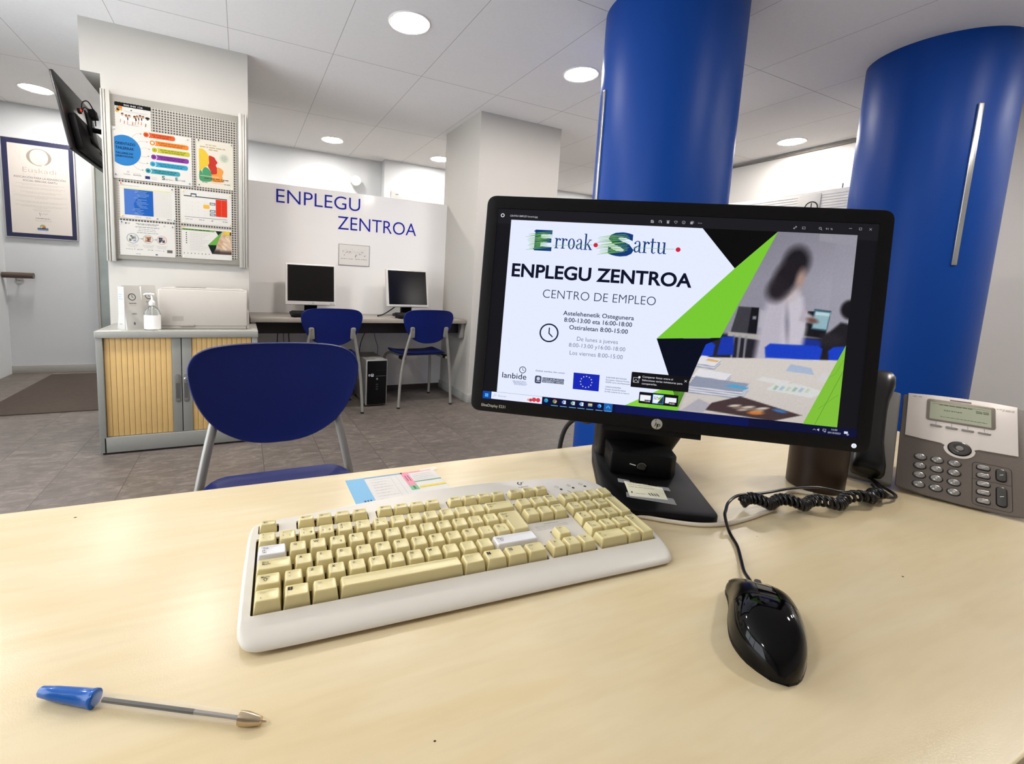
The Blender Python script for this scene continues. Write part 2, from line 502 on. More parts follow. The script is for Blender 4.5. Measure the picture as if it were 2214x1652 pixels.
# blue round columns
def column(cx, cy, az, z0, z1, lab):
    r = 0.332
    m = MB(); m.lathe([(r, 0.0), (r, CEIL)], BLUE, 96, T(cx, cy, 0))
    c = struct('column', m, lab, 'column')
    m = MB()
    # silver strip standing on the face of the column
    a = math.radians(az)
    M_ = T(cx, cy, 0) @ Matrix.Rotation(a, 4, 'Z')
    m.prism(fillet(rect(r - 0.004, -0.012, r + 0.010, 0.012), 0.004, 3), z0, z1, STEEL, 0.004, M=M_)
    obj('metal_strip', m, c)
    m = MB(); m.lathe([(r + 0.012, 0), (r + 0.012, 0.07), (r + 0.004, 0.075), (r + 0.002, 0.075)], SKIRT, 96, T(cx, cy, 0)); obj('baseboard', m, c)
    return c
def strip_angle(cx, cy, az_view):
    """angle about the column at which the strip is seen along the compass bearing az_view"""
    d = math.hypot(cx, cy); ca = math.degrees(math.atan2(cx, cy)); dl = math.radians(az_view - ca)
    k = math.asin(max(-1, min(1, d * math.sin(dl) / 0.34)))
    # direction from centre back to the camera, turned by k
    back = math.atan2(-cy, -cx)
    return math.degrees(back + k - dl)
column(1.99, 1.838, strip_angle(1.99, 1.838, 40.62), 1.25, 2.04, 'blue round column standing behind the switched-on monitor')
column(3.627, 1.391, strip_angle(3.627, 1.391, 71.73), 1.252, 2.072, 'blue round column behind the desk phone')

# ------------------------------------------------------------------ ceiling lights
DIFF = mat('lamp_diffuser', 'ffffff', rough=0.5, var=0, emit='fff9f2', es=LAMP_POWER)
def light(x, y, label, group='round ceiling lights'):
    t = thing('ceiling_light', label, 'light', (x, y, CEIL), 0, group)
    m = MB(); m.lathe([(0.101, 0.001), (0.101, -0.004), (0.112, -0.006), (0.117, -0.001), (0.117, 0.001)], WHITEP, 40); obj('rim', m, t)
    m = MB(); m.lathe([(0.1, -0.001), (0.1, -0.004), (0.08, -0.0055)], DIFF, 40); obj('diffuser', m, t)
light(0.845, 2.61, 'round ceiling light nearest the top edge, left of the blue column')
light(2.033, 2.61, 'round ceiling light just left of the blue column behind the monitor')
light(0.857, 5.08, 'small distant round ceiling light above the blue ENPLEGU lettering')
light(2.065, 5.10, 'distant round ceiling light touching the left edge of the right white pillar')
light(4.473, 2.67, 'round ceiling light between the two blue columns')
light(-1.494, 5.085, 'round ceiling light at far left above the framed certificate')
OUT = 'round white ceiling light outside the picture or hidden behind a pillar or column'
for x, y in ((3.22, 2.61), (3.22, 5.08), (4.45, 5.08), (-0.345, 5.08), (-0.345, 2.61), (-1.494, 2.61),
             (-1.494, 0.14), (2.033, 0.14), (3.22, 0.14), (4.45, 0.14)):
    light(x, y, OUT, 'ceiling lights out of view')

# ------------------------------------------------------------------ tambour cabinet
GREYM = mat('grey_cabinet_metal', '807f79', rough=0.42, var=0.03, scale=30)
GREYT = mat('grey_cabinet_top', '95938c', rough=0.30, var=0.03, scale=30)
BEECH = mat('beech_slats', 'c9a569', rough=0.5, var=0.07, scale=25)
SEAM = mat('slat_seam', '8a6a38', rough=0.7)
HAND = mat('handle_grey', '6f6d69', rough=0.4, metal=0.3)
HANDD = mat('handle_recess', '4a4845', rough=0.55)
DARKG = mat('dark_gap', '191512', rough=0.8)
cab = thing('tambour_cabinet', 'low grey metal cabinet with beech slatted sliding doors against the left pillar', 'cabinet', (-0.312, 3.265, 0))
x0, x1, y0, y1, zt = -0.708, 0.084, 3.035, 3.49, 0.690
m = MB()
m.box((x0, y0, 0.012), (x0 + 0.030, y1, 0.655), GREYM, 0.002); m.box((x1 - 0.030, y0, 0.012), (x1, y1, 0.655), GREYM, 0.002)
m.box((x0 + 0.03, y1 - 0.02, 0.012), (x1 - 0.03, y1, 0.655), GREYM)
m.box((x0 + 0.02, y0, 0.012), (x1 - 0.02, y0 + 0.03, 0.098), GREYM, 0.002)
m.box((x0 + 0.03, y0 + 0.03, 0.08), (x1 - 0.03, y1 - 0.02, 0.098), GREYM)
obj('body', m, cab, True)
m = MB(); m.box((x0 + 0.01, y0 + 0.012, 0.0), (x1 - 0.01, y1 - 0.012, 0.014), DARKG); obj('plinth', m, cab, True)
m = MB(); m.box((x0 - 0.004, y0 - 0.004, 0.652), (x1 + 0.004, y1, zt), GREYT, 0.003); obj('top_panel', m, cab, True)
m = MB(); m.box((x0 + 0.03, y0 + 0.034, 0.098), (x1 - 0.03, y0 + 0.038, 0.652), DARKG); obj('inner_void', m, cab, True)
def tambour(xa, xb, stile_left):
    m = MB()
    sa, sb = (xa, xa + 0.049) if stile_left else (xb - 0.046, xb)
    ta, tb = (sb, xb) if stile_left else (xa, sa)
    n = round((tb - ta) / 0.0262)
    for i in range(n):
        a = ta + (tb - ta) * i / n; b = ta + (tb - ta) * (i + 1) / n
        m.box((a, y0 + 0.016, 0.1), (b - 0.0015, y0 + 0.026, 0.65), BEECH, 0.0012)
    m.box((ta, y0 + 0.0225, 0.1), (tb, y0 + 0.027, 0.65), SEAM)
    o = obj('door', m, cab, True)
    m = MB(); m.box((sa, y0 + 0.010, 0.1), (sb, y0 + 0.026, 0.65), GREYM, 0.0015); obj('stile', m, o, True)
    c = (sa + sb) / 2 + (0.004 if not stile_left else -0.006)
    m = MB()
    M_ = T(c, y0 + 0.010, 0.36) @ WALLF
    m.prism(fillet(rect(-0.014, -0.085, 0.014, 0.080), 0.014, 6), 0, 0.003, HAND, 0.001, M_)
    m.flat(rect(-0.0095, -0.062, 0.0095, 0.028), HANDD, 0.0034, M_)
    m.prism(fillet(rect(-0.0085, -0.074, 0.0085, -0.064), 0.003, 3), 0.003, 0.005, HAND, 0, M_)
    if stile_left: m.lathe([(0.009, 0.003), (0.009, 0.006), (0.005, 0.008)], STEEL, 16, M_ @ T(-0.002, 0.052, 0))
    obj('handle', m, o, True)
tambour(x0 + 0.032, -0.317, False)
tambour(-0.313, x1 - 0.032, True)

# ------------------------------------------------------------------ printer on the cabinet
PRW = mat('printer_white', 'bdb6ad', rough=0.45, var=0.02)
PRT = mat('printer_top', 'b5afa8', rough=0.5, var=0.02)
pr = thing('laser_printer', 'off-white printer lying on the grey cabinet, beside the pump bottle', 'printer', (-0.2, 3.29, zt))
m = MB()
m.prism(fillet(rect(-0.432, 3.128, 0.030, 3.47), 0.008, 4), 0.710, 0.922, PRW, 0.006)
m.prism(fillet(rect(-0.425, 3.135, 0.024, 3.47), 0.006, 3), 0.692, 0.712, PRW, 0.002)
obj('body', m, pr, True)
m = MB(); m.prism(fillet([(-0.42, 3.14), (0.022, 3.14), (0.0, 3.47), (-0.40, 3.47)], 0.01), 0.921, 0.930, PRT, 0.004)
m.box((-0.36, 3.25, 0.929), (-0.20, 3.33, 0.932), mat('printer_dark', '6f6a65', rough=0.5))
obj('lid', m, pr, True)
m = MB()
for i in range(12):
    for j in range(5):
        m.flat(circ(-0.362 + i * 0.0047, 0.742 + j * 0.0056, 0.0014, 8), mat('vent_dark', '5e584c', rough=0.8), 0.0004, T(0, 3.128, 0) @ WALLF)
obj('vent', m, pr, True)
m = MB(); m.box((-0.325, 3.124, 0.706), (-0.255, 3.131, 0.716), mat('printer_recess', '8f867a', rough=0.6), 0.002); obj('tray_grip', m, pr, True)
m = MB(); m.box((0.026, 3.14, 0.692), (0.038, 3.40, 0.80), PRW, 0.004); obj('side_cover', m, pr, True)
for x in (-0.40, -0.0):
    for y in (3.16, 3.44):
        m = MB(); m.lathe([(0.01, 0.0), (0.01, 0.004)], RUBBER, 12, T(x, y, zt)); obj('foot', m, pr, True)

# ------------------------------------------------------------------ pump bottle
CLEARP = mat('clear_plastic', 'f4f6f4', rough=0.08, var=0, trans=0.92, ior=1.3)
bt = thing('pump_bottle', 'clear hand gel pump bottle with white label and white pump', 'bottle', (-0.455, 3.105, zt))
m = MB()
R = [(0.036, 0), (0.040, 0.004), (0.040, 0.095), (0.037, 0.108), (0.026, 0.126), (0.015, 0.135), (0.014, 0.146)]
m.loft([[(r * math.cos(2 * PI * k / 28), r * 0.78 * math.sin(2 * PI * k / 28), z) for k in range(28)] for r, z in R], CLEARP, True, False, M=T(-0.455, 3.085, zt))
obj('body', m, bt, True)
m = MB()
m.loft([[((0.0404) * math.cos(PI + PI * k / 20), 0.0404 * 0.78 * math.sin(PI + PI * k / 20), z) for k in range(21)] for z in (0.008, 0.086)], mat('bottle_label', 'f3f1ec', rough=0.5, var=0.01), False, False, False, M=T(-0.455, 3.085, zt))
obj('label', m, bt, True)
m = MB(); q = T(-0.455, 3.085, zt)
m.lathe([(0.0155, 0.142), (0.0155, 0.158), (0.012, 0.162), (0.006, 0.170), (0.0045, 0.172), (0.0045, 0.196)], WHITEP, 20, q)
m.tube([(0.012, 0, 0.2), (-0.006, 0, 0.203), (-0.03, -0.004, 0.2015), (-0.036, -0.005, 0.196)], [0.006, 0.0065, 0.005, 0.0035], WHITEP, 10, True, q, 4)
m.tube([(0, 0, 0.142), (0, 0, 0.02)], 0.0022, WHITEP, 8, True, q)
obj('pump', m, bt, True)

# ------------------------------------------------------------------ folded tent cards
def tent(x, y, rz, label, seed):
    t = thing('tent_card', label, 'leaflet', (x, y, zt), rz, 'folded cards on the cabinet')
    h, b, w = 0.245, 0.05, 0.095
    # a narrow upright prism: two printed faces and a base
    m = MB()
    prof = [(-b, 0), (b, 0), (0, h)]
    m.loft([[(-w / 2, p[0], p[1]) for p in prof], [(w / 2, p[0], p[1]) for p in prof]], PAPER)
    L = math.hypot(b, h)
    F = fr((0, -b, 0), (1, 0, 0), (0, b / L, h / L), (0, -h / L, b / L))
    K = ink('3a3a3a')
    m.ring(0, 0.185, 0.018, 0.004, K, 0.0006, 28, F); m.line([(0, 0.195), (0, 0.185), (0.007, 0.181)], 0.003, K, 0.0006, F)
    m.text('lanbide', 0, 0.145, 0.036, 0.009, K, 0.0006, align='C', M=F)
    m.greek(-0.016, 0.135, 0.034, 0.002, ink('9a9a9a'), 0.0006, 1, F)
    m.flat(rect(-0.012, 0.086, 0.012, 0.093), ink('8a8a8a'), 0.0006, F)
    m.flat(rect(-0.01, 0.028, -0.002, 0.042), ink('55565c'), 0.0006, F)
    E = fr((-w / 2, 0, 0), (0, -1, 0), (0, 0, 1), (-1, 0, 0))
    obj('card', m, t)
    m = MB()
    m.prism(rect(-0.03, 0, 0.03, 0.238), 0, 0.0008, PAPER, M=fr((-w / 2 - 0.001, 0, 0), (0, -1, 0), (0, 0, 1), (-1, 0, 0)))
    for k in range(12):
        if k in (5,): continue
        m.greek(-0.022, 0.205 - k * 0.0125, 0.04 - (k % 3) * 0.006, 0.0035 if k < 5 else 0.0025, ink('8fa0c4' if k in (1, 2, 3) else 'b8b8bc'), 0.0012, k + seed, fr((-w / 2 - 0.001, 0, 0), (0, -1, 0), (0, 0, 1), (-1, 0, 0)))
    m.greek(-0.022, 0.028, 0.028, 0.003, ink('6c6c70'), 0.0012, 9 + seed, fr((-w / 2 - 0.001, 0, 0), (0, -1, 0), (0, 0, 1), (-1, 0, 0)))
    obj('side_leaf', m, t)
    return t
tent(-0.565, 3.15, 38, 'white folded card with a clock symbol, at the left end of the cabinet top', 1)
tent(-0.515, 3.335, 38, 'second white folded card half hidden behind the pump bottle', 5)

# ------------------------------------------------------------------ notice board with its papers
def holes_mat():
    m = D.materials.new('perforated_board'); m.use_nodes = True; nt = m.node_tree; L = nt.links.new
    b = nt.nodes['Principled BSDF']; tc = nt.nodes.new('ShaderNodeTexCoord'); sp = nt.nodes.new('ShaderNodeSeparateXYZ'); L(tc.outputs['Object'], sp.inputs[0])
    def mm(op, a, v):
        n = nt.nodes.new('ShaderNodeMath'); n.operation = op
        for i, q in enumerate((a, v)):
            if isinstance(q, (int, float)): n.inputs[i].default_value = q
            else: L(q, n.inputs[i])
        return n.outputs[0]
    d = []
    for s in (0, 2):
        f = mm('FRACT', mm('DIVIDE', sp.outputs[s], 0.01512), 0); f = mm('SUBTRACT', f, 0.5); d.append(mm('MULTIPLY', f, f))
    k = mm('LESS_THAN', mm('ADD', d[0], d[1]), 0.105)
    mx = nt.nodes.new('ShaderNodeMix'); mx.data_type = 'RGBA'; L(k, mx.inputs[0])
    mx.inputs[6].default_value = (*lin('9a948b'), 1); mx.inputs[7].default_value = (*lin('15110f'), 1)
    L(mx.outputs[2], b.inputs['Base Color']); b.inputs['Roughness'].default_value = 0.5
    return m
BY = 3.470
_ink = ink
def ink(h, rough=0.6):          # matt print colours, darkened to offset the strong light on the board
    return _ink(''.join('%02x' % round(int(h[i:i + 2], 16) * 0.80) for i in (0, 2, 4)), rough)
bd = thing('notice_board', 'grey perforated metal notice board in aluminium posts on the left pillar', 'notice board', (-0.345, 3.485, 1.073))
m = MB(); m.box((-0.70, BY, 1.085), (0.012, 3.497, 2.038), mat('board_grey', '8a867e', rough=0.45, var=0.02), 0.002); obj('panel', m, bd, True)
m = MB(); m.prism(rect(-0.667, 1.123, -0.022, 2.000), 0, 0.0012, holes_mat(), M=T(0, BY, 0) @ WALLF); obj('perforated_sheet', m, bd, True)
def post(xa, xb, rev):
    m = MB(); w = xb - xa
    f = (lambda a: xa + a * w) if not rev else (lambda a: xb - a * w)
    for a, b, yy in ((0.0, 0.2, 3.452), (0.2, 0.28, 3.46), (0.28, 0.48, 3.450), (0.48, 0.55, 3.458), (0.55, 1.0, 3.453)):
        m.box((f(a), yy, 1.070), (f(b), 3.498, 2.054), ALU, 0.0015)
    obj('post', m, bd, True)
post(-0.730, -0.686, False); post(-0.010, 0.036, True)

def sheet(name, x0, z0, x1, z1, label, cat, m_paper=PAPER, y=BY - 0.002, group='papers on the notice board'):
    """a paper pinned to the board; returns its thing and the frame of its face (origin lower left)"""
    t = thing(name, label, cat, ((x0 + x1) / 2, y, z0), 0, group)
    F = T(x0, y - 0.0006, z0) @ WALLF
    m = MB(); m.prism(rect(0, 0, x1 - x0, z1 - z0), -0.0004, 0.0004, m_paper, M=F)
    return t, F, m
def pins(t, pts, F):
    for (x, y, c) in pts:
        m = MB(); m.lathe([(0.0025, 0), (0.002, 0.006), (0.004, 0.008), (0.004, 0.011), (0.001, 0.012)], mat('pin_' + c, c, rough=0.3, var=0), 12, F @ T(x, y, 0.0004))
        obj('push_pin', m, t, True)
Z = 0.0008
# black-banded freephone leaflet
t, F, m = sheet('leaflet', -0.665, 1.848, -0.487, 1.998, 'small leaflet with black band and a row of people, top left of the notice board', 'leaflet')
w, h = 0.178, 0.150
m.flat([(0, h - 0.022), (w, h - 0.022), (w, h), (0, h)], ink('0a0909'), Z, F)
m.text('900 840 126', 0.044, h - 0.017, 0.094, 0.009, ink('f2f2f2'), Z * 2, M=F)
for cx, cy, r, c in ((0.012, 0.117, 0.008, '8fb3a4'), (0.026, 0.119, 0.011, 'e8853a'), (0.017, 0.109, 0.008, '3b2c2a'), (0.030, 0.110, 0.007, 'c8c06a'), (0.011, 0.101, 0.009, 'eeb04a')):
    m.flat(circ(cx, cy, r, 18), ink(c), Z + 0.0001 * (cx * 100 % 5), F)
m.flat(circ(0.081, 0.113, 0.004, 14), ink('2f6b5a'), Z, F)
m.greek(0.045, 0.104, 0.115, 0.002, ink('b9b7b4'), Z, 3, F); m.greek(0.05, 0.098, 0.1, 0.002, ink('c9c7c4'), Z, 4, F)
SK = ['d9a27e', 'c98d68', 'e3b493', 'b97d58', 'dca684', 'cf9873', 'd7a079', '8d5a3c']
for i, (cx, cy, hr) in enumerate(((0.036, 0.083, '4a3528'), (0.055, 0.077, '6a4a30'), (0.07, 0.077, '5b3b2c'), (0.096, 0.077, '4b3325'), (0.109, 0.081, '7a5a3d'), (0.124, 0.086, '3a281f'), (0.139, 0.084, '6b4b34'), (0.161, 0.078, '241a15'))):
    m.flat(circ(cx, cy - 0.013, 0.0105, 16, 0.016), ink('f6f4f0'), Z, F)
    m.flat(circ(cx, cy, 0.0062, 16, 0.0078), ink(SK[i]), Z * 1.6, F)
    m.flat([(cx + 0.0068 * math.cos(a), cy + 0.0015 + 0.0078 * math.sin(a)) for a in np.linspace(0.15, PI - 0.15, 10)], ink(hr), Z * 2.1, F)
    m.line([(cx - 0.009, cy - 0.028), (cx - 0.011, cy - 0.046)], 0.004, ink(SK[i]), Z * 1.6, F)
m.flat(circ(0.161, 0.083, 0.012, 18, 0.006), ink('1d1512'), Z * 2.4, F)
m.line([(0.06, 0.03), (0.115, 0.028)], 0.0012, ink('8a8784'), Z * 2, F)
obj('paper', m, t, True)
# workshop poster
t, F, m = sheet('workshop_poster', -0.682, 1.562, -0.276, 1.857, 'large poster with blue half circle and six coloured bars on the notice board', 'poster', y=BY - 0.004)
ox, oz = -0.682, 1.562
cx, cy, rr = 0.058, 0.165, 0.088
q = [(cx + rr * 0.93 * math.cos(a), cy + rr * 1.0 * math.sin(a)) for a in np.linspace(-2.22, 2.22, 40)]
q = [(max(0.008, a), b) for a, b in q]
m.flat([p for p in q if True], ink('2f7fc3'), Z, F)
NV = ink('10223f')
for i, (tx, yy, ww) in enumerate((('ORIENTAZIO', 0.196, 0.098), ('TAILERRAK', 0.170, 0.092), ('TALLERES DE', 0.143, 0.085), ('ORIENTACION', 0.125, 0.086))):
    m.text(tx, 0.014, yy, ww, 0.0145 if i < 2 else 0.0105, NV, Z * 2, off=0.012, M=F)
bars = [(-0.527, 1.835, -0.363, 'e2622e'), (-0.496, 1.793, -0.292, 'ee8a34'), (-0.486, 1.753, -0.286, 'c9c43c'), (-0.491, 1.711, -0.292, '8d3fa0'), (-0.497, 1.669, -0.298, '3fa6c9'), (-0.522, 1.626, -0.341, '46a3b0')]
for i, (a, zc, b, c) in enumerate(bars):
    a -= ox; b -= ox; zc -= oz
    m.flat(fillet(rect(a, zc - 0.0145, b, zc + 0.0145), 0.0145, 6), ink(c), Z, F)
    m.ring(a + 0.013, zc, 0.0165, 0.0028, ink('fbf7f0'), Z * 2, 24, F)
    m.flat(circ(a + 0.013, zc, 0.007, 16), ink(['b8431d', 'fbf1e4', 'a9a52c', '6d2c80', '2a83a5', '1d6a78'][i]), Z * 2.2, F)
    dk = ink(['8a2f12', '9a4f10', '77741a', '4c1b5c', '1c5f7c', '165462'][i])
    m.greek(a + 0.042, zc + 0.003, (b - a) - 0.062, 0.0038, dk, Z * 2, i, F); m.greek(a + 0.05, zc - 0.007, (b - a) - 0.08, 0.0038, dk, Z * 2, i + 7, F)
    ang = math.radians(62 - 24.5 * i); s = (cx + rr * math.cos(ang) * 0.93, cy + rr * math.sin(ang)); e = (a - 0.012, zc)
    c1 = ((s[0] + e[0]) / 2 - 0.006, e[1] * 0.75 + s[1] * 0.25 + (0.012 if i < 3 else -0.012))
    cv = [((1 - k) ** 2 * s[0] + 2 * k * (1 - k) * c1[0] + k * k * e[0], (1 - k) ** 2 * s[1] + 2 * k * (1 - k) * c1[1] + k * k * e[1]) for k in np.linspace(0, 1, 12)]
    gc = ink(['b98a80', 'c9a08c', 'b5b396', '8f7f92', '86a0ac', '86a0a8'][i])
    m.line(cv, 0.0013, gc, Z, F); m.flat([(e[0] + 0.004, e[1]), (e[0] - 0.005, e[1] + 0.004), (e[0] - 0.005, e[1] - 0.004)], gc, Z, F)
m.ring(0.072, 0.043, 0.005, 0.0014, ink('77777a'), Z, 16, F); m.text('lanbide', 0.05, 0.026, 0.032, 0.005, ink('55565a'), Z, M=F)
m.text('lanbide', 0.098, 0.026, 0.04, 0.006, ink('4a4b50'), Z, off=0.01, M=F); m.greek(0.098, 0.036, 0.036, 0.0018, ink('9a9a9a'), Z, 5, F)
m.flat(rect(0.157, 0.014, 0.182, 0.031), ink('27346f'), Z, F)
for k in range(4): m.greek(0.188, 0.013 + k * 0.005, 0.03, 0.0016, ink('b9bac0'), Z, k, F)
m.text('S', 0.243, 0.021, 0.017, 0.022, ink('2e6b66'), Z, off=0.03, M=F); m.text('artu', 0.262, 0.021, 0.034, 0.010, ink('56707a'), Z, M=F); m.flat(circ(0.301, 0.023, 0.0015, 8), ink('b33'*2), Z, F)
m.text('E', 0.315, 0.024, 0.014, 0.019, ink('2e6b66'), Z, off=0.03, M=F); m.text('rroak', 0.332, 0.024, 0.037, 0.010, ink('56707a'), Z, M=F)
obj('paper', m, t, True)
pins(t, ((0.012, 0.282, 'c9c7c0'), (0.386, 0.28, 'c9986a'), (0.012, 0.02, '3b4a78'), (0.392, 0.013, '4a6a76')), F)
# map leaflet on the right
t, F, m = sheet('map_poster', -0.251, 1.566, -0.043, 1.858, 'cream poster with yellow, red, green and orange map shapes, right of the workshop poster', 'poster', CREAMPAP)
ox, oz = -0.251, 1.566
def L_(pts): return [(a / 1000 - ox, b / 1000 - oz) for a, b in pts]
m.flat(spline(L_([(-237, 1801), (-215, 1803), (-195, 1785), (-184, 1765), (-180, 1742), (-184, 1715), (-190, 1700), (-207, 1692), (-226, 1670), (-236, 1660)]), 4), ink('e9c63f'), Z, F)
m.flat(spline(L_([(-182, 1762), (-170, 1766), (-150, 1758), (-143, 1745), (-133, 1728), (-143, 1712), (-134, 1690), (-136, 1660), (-167, 1651), (-172, 1670), (-187, 1700), (-181, 1722)]), 4, True)[:-1], ink('c23a2c'), Z * 1.3, F)
m.flat(spline(L_([(-236, 1660), (-226, 1668), (-216, 1650), (-220, 1668), (-207, 1690), (-192, 1690), (-172, 1668), (-168, 1640), (-170, 1609), (-231, 1606)]), 4, True)[:-1], ink('4f9b6c'), Z * 1.6, F)
m.flat(spline(L_([(-168, 1648), (-138, 1660), (-136, 1697), (-118, 1697), (-100, 1679), (-107, 1650), (-104, 1625), (-109, 1610), (-169, 1609)]), 4, True)[:-1], ink('f0a04c'), Z * 1.45, F)
m.flat(circ(-0.095 - ox, 1.760 - oz, 0.027, 30), ink('d3d8c4'), Z, F)
m.greek(0.052, 0.262, 0.06, 0.005, ink('bcab80'), Z, 2, F)
m.greek(0.02, 0.247, 0.145, 0.006, ink('b7a67a'), Z, 3, F); m.greek(0.07, 0.233, 0.05, 0.006, ink('b7a67a'), Z, 4, F)
for k in range(6): m.greek(0.139 + 0.003 * abs(k - 2), 0.206 - k * 0.006, 0.036 - 0.006 * abs(k - 2), 0.002, ink('8b9a7c'), Z * 2, k, F)
m.flat(rect(0.02, 0.071, 0.125, 0.073), ink('f6efe0'), Z * 2.4, F)
m.greek(0.04, 0.056, 0.14, 0.005, ink('6b3f1c'), Z * 2.4, 5, F); m.greek(0.09, 0.047, 0.07, 0.004, ink('8a5a2a'), Z * 2.4, 6, F)
m.flat(rect(0.08, 0.033, 0.15, 0.0345), ink('d98a6a'), Z, F); m.greek(0.03, 0.03, 0.03, 0.004, ink('9a9a98'), Z, 7, F); m.greek(0.155, 0.03, 0.04, 0.004, ink('77807c'), Z, 8, F)
obj('paper', m, t, True)
pins(t, ((0.014, 0.285, '2a4a48'), (0.2, 0.281, '2f6b5a'), (0.013, 0.012, '1f3f44'), (0.2, 0.01, 'd9d4c4')), F)
# blue table
t, F, m = sheet('timetable_sheet', -0.658, 1.332, -0.372, 1.542, 'white sheet with a large blue block, left in the board middle row', 'paper')
m.flat(rect(0.023, 0.022, 0.170, 0.174), ink('4d78c4'), Z, F)
m.flat([(0.170, 0.022), (0.170, 0.174), (0.10, 0.174), (0.085, 0.15), (0.105, 0.14), (0.085, 0.12), (0.07, 0.09), (0.075, 0.05), (0.1, 0.022)], ink('1f5fb5'), Z * 1.4, F)
rn = random.Random(3)
for k in range(18):
    a = rn.uniform(0.06, 0.1); m.flat(rect(a, 0.028 + k * 0.008, a + rn.uniform(0.02, 0.065), 0.0295 + k * 0.008), ink('a8c4ea'), Z * 2, F)
m.flat(rect(0.005, 0.176, 0.26, 0.182), ink('e8e6a0'), Z, F); m.greek(0.01, 0.192, 0.09, 0.003, ink('b9b6b2'), Z, 2, F)
for k in range(11): m.line([(0.176 + k * 0.0088, 0.022), (0.176 + k * 0.0088, 0.174)], 0.0007, ink('d3cdc0'), Z, F)
for k in range(16): m.line([(0.172, 0.024 + k * 0.0098), (0.268, 0.024 + k * 0.0098)], 0.0006, ink('dcd6ca'), Z, F)
for x, ww, c in ((0.075, 0.03, 'b9b7b2'), (0.13, 0.025, '9a9896'), (0.185, 0.01, '2a2f50'), (0.24, 0.025, '8a8886')): m.greek(x, 0.009, ww, 0.004, ink(c), Z, 3, F)
obj('paper', m, t, True)
pins(t, ((0.01, 0.203, 'd8402a'), (0.272, 0.196, '55606a'), (0.01, 0.012, 'd8c860'), (0.281, 0.008, '2f6b5a')), F)
# calendar
t, F, m = sheet('calendar_sheet', -0.343, 1.332, -0.055, 1.542, 'white calendar sheet with a red block, right in the board middle row', 'paper')
m.flat(rect(0.018, 0.168, 0.262, 0.174), ink('454a4c'), Z, F)
m.prism(rect(0.056, 0.167, 0.088, 0.19), 0.0004, Z, ink('56636b'), M=F); m.flat(rect(0.061, 0.17, 0.083, 0.182), ink('e6e4e0'), Z * 1.5, F)
m.flat(rect(0.196, 0.058, 0.262, 0.166), ink('e23a22'), Z, F)
m.line([(0.229, 0.06), (0.229, 0.164)], 0.0012, ink('f0907c'), Z * 1.5, F)
for k in range(4): m.line([(0.197, 0.08 + k * 0.0215), (0.261, 0.08 + k * 0.0215)], 0.001, ink('d02c18'), Z * 1.5, F)
m.flat(fillet(rect(0.125, 0.102, 0.16, 0.126), 0.006, 4), ink('f6bb44'), Z, F)
for zc in (0.135, 0.089, 0.067):
    m.flat(rect(0.162, zc - 0.008, 0.194, zc + 0.008), ink('66737a'), Z, F); m.flat(rect(0.167, zc - 0.004, 0.189, zc + 0.003), ink('dcdad6'), Z * 1.5, F)
m.line([(0.02, 0.042), (0.262, 0.042)], 0.0022, ink('5c5c5c'), Z, F)
for a in range(4):
    for b in range(4): m.flat(circ(0.03 + a * 0.034, 0.06 + b * 0.025, 0.0016, 8), ink('b5b2ae'), Z, F)
for x, ww, c in ((0.025, 0.04, 'b9b7b2'), (0.1, 0.03, '9a9896'), (0.17, 0.01, '2a2f50'), (0.235, 0.028, '8a8886')): m.greek(x, 0.026, ww, 0.004, ink(c), Z, 3, F)
obj('paper', m, t, True)
pins(t, ((0.016, 0.198, 'd8c870'), (0.278, 0.192, 'b9a860'), (0.016, 0.01, 'd4ccb0'), (0.28, 0.008, 'c9a040')), F)
# three round pictures
t, F, m = sheet('three_circle_sheet', -0.665, 1.111, -0.378, 1.317, 'white sheet with three round pictures in a row, bottom left of the notice board', 'paper')
for k, (y, w_, c) in enumerate(((0.192, 0.12, '8a8886'), (0.186, 0.1, '9a9896'), (0.172, 0.125, '8a8886'), (0.16, 0.09, 'b9b7b2'), (0.15, 0.1, 'b9b7b2'), (0.138, 0.11, '9aa0a6'))): m.greek(0.143 - w_ / 2, y, w_, 0.0035, ink(c), Z, k, F)
for cx, r, c in ((0.065, 0.029, '4a5a78'), (0.144, 0.025, '8a8a80'), (0.216, 0.0255, 'c85a48')): m.ring(cx, 0.103, r, 0.002, ink(c), Z, 32, F)
for a, b in ((0.097, 0.115), (0.172, 0.187)):
    m.line([(a, 0.103), (b, 0.103)], 0.0015, ink('77756f'), Z, F); m.flat([(b + 0.003, 0.103), (b - 0.004, 0.107), (b - 0.004, 0.099)], ink('77756f'), Z, F)
for cx in (0.065, 0.144, 0.216):
    for k in range(3): m.greek(cx - 0.03 + 0.004 * k, 0.064 - k * 0.007, 0.06 - 0.008 * k, 0.0025, ink('c3c0bb'), Z, k, F)
m.greek(0.03, 0.19, 0.03, 0.004, ink('8a8886'), Z, 9, F); m.flat(rect(0.03, 0.187, 0.036, 0.196), ink('2f6b5a'), Z * 1.2, F); m.ring(0.232, 0.19, 0.004, 0.0012, ink('6a6a6a'), Z, 12, F)
for x, ww, c in ((0.03, 0.035, 'a9a7a2'), (0.085, 0.035, '9a9896'), (0.14, 0.025, 'a9a7a2'), (0.18, 0.035, 'c3c1bc')): m.greek(x, 0.036, ww, 0.003, ink(c), Z, 3, F)
m.flat(rect(0.243, 0.026, 0.272, 0.044), ink('6f6a66'), Z, F); m.flat(rect(0.181, 0.008, 0.193, 0.014), ink('2a2f50'), Z, F); m.greek(0.08, 0.009, 0.024, 0.003, ink('9a9896'), Z, 4, F)
for (px, py) in ((0.074, 0.039), (0.166, 0.037), (0.224, 0.036)): m.flat(circ(px, py, 0.0022, 8), ink('55524e'), Z, F)
pp = obj('paper', m, t, True)
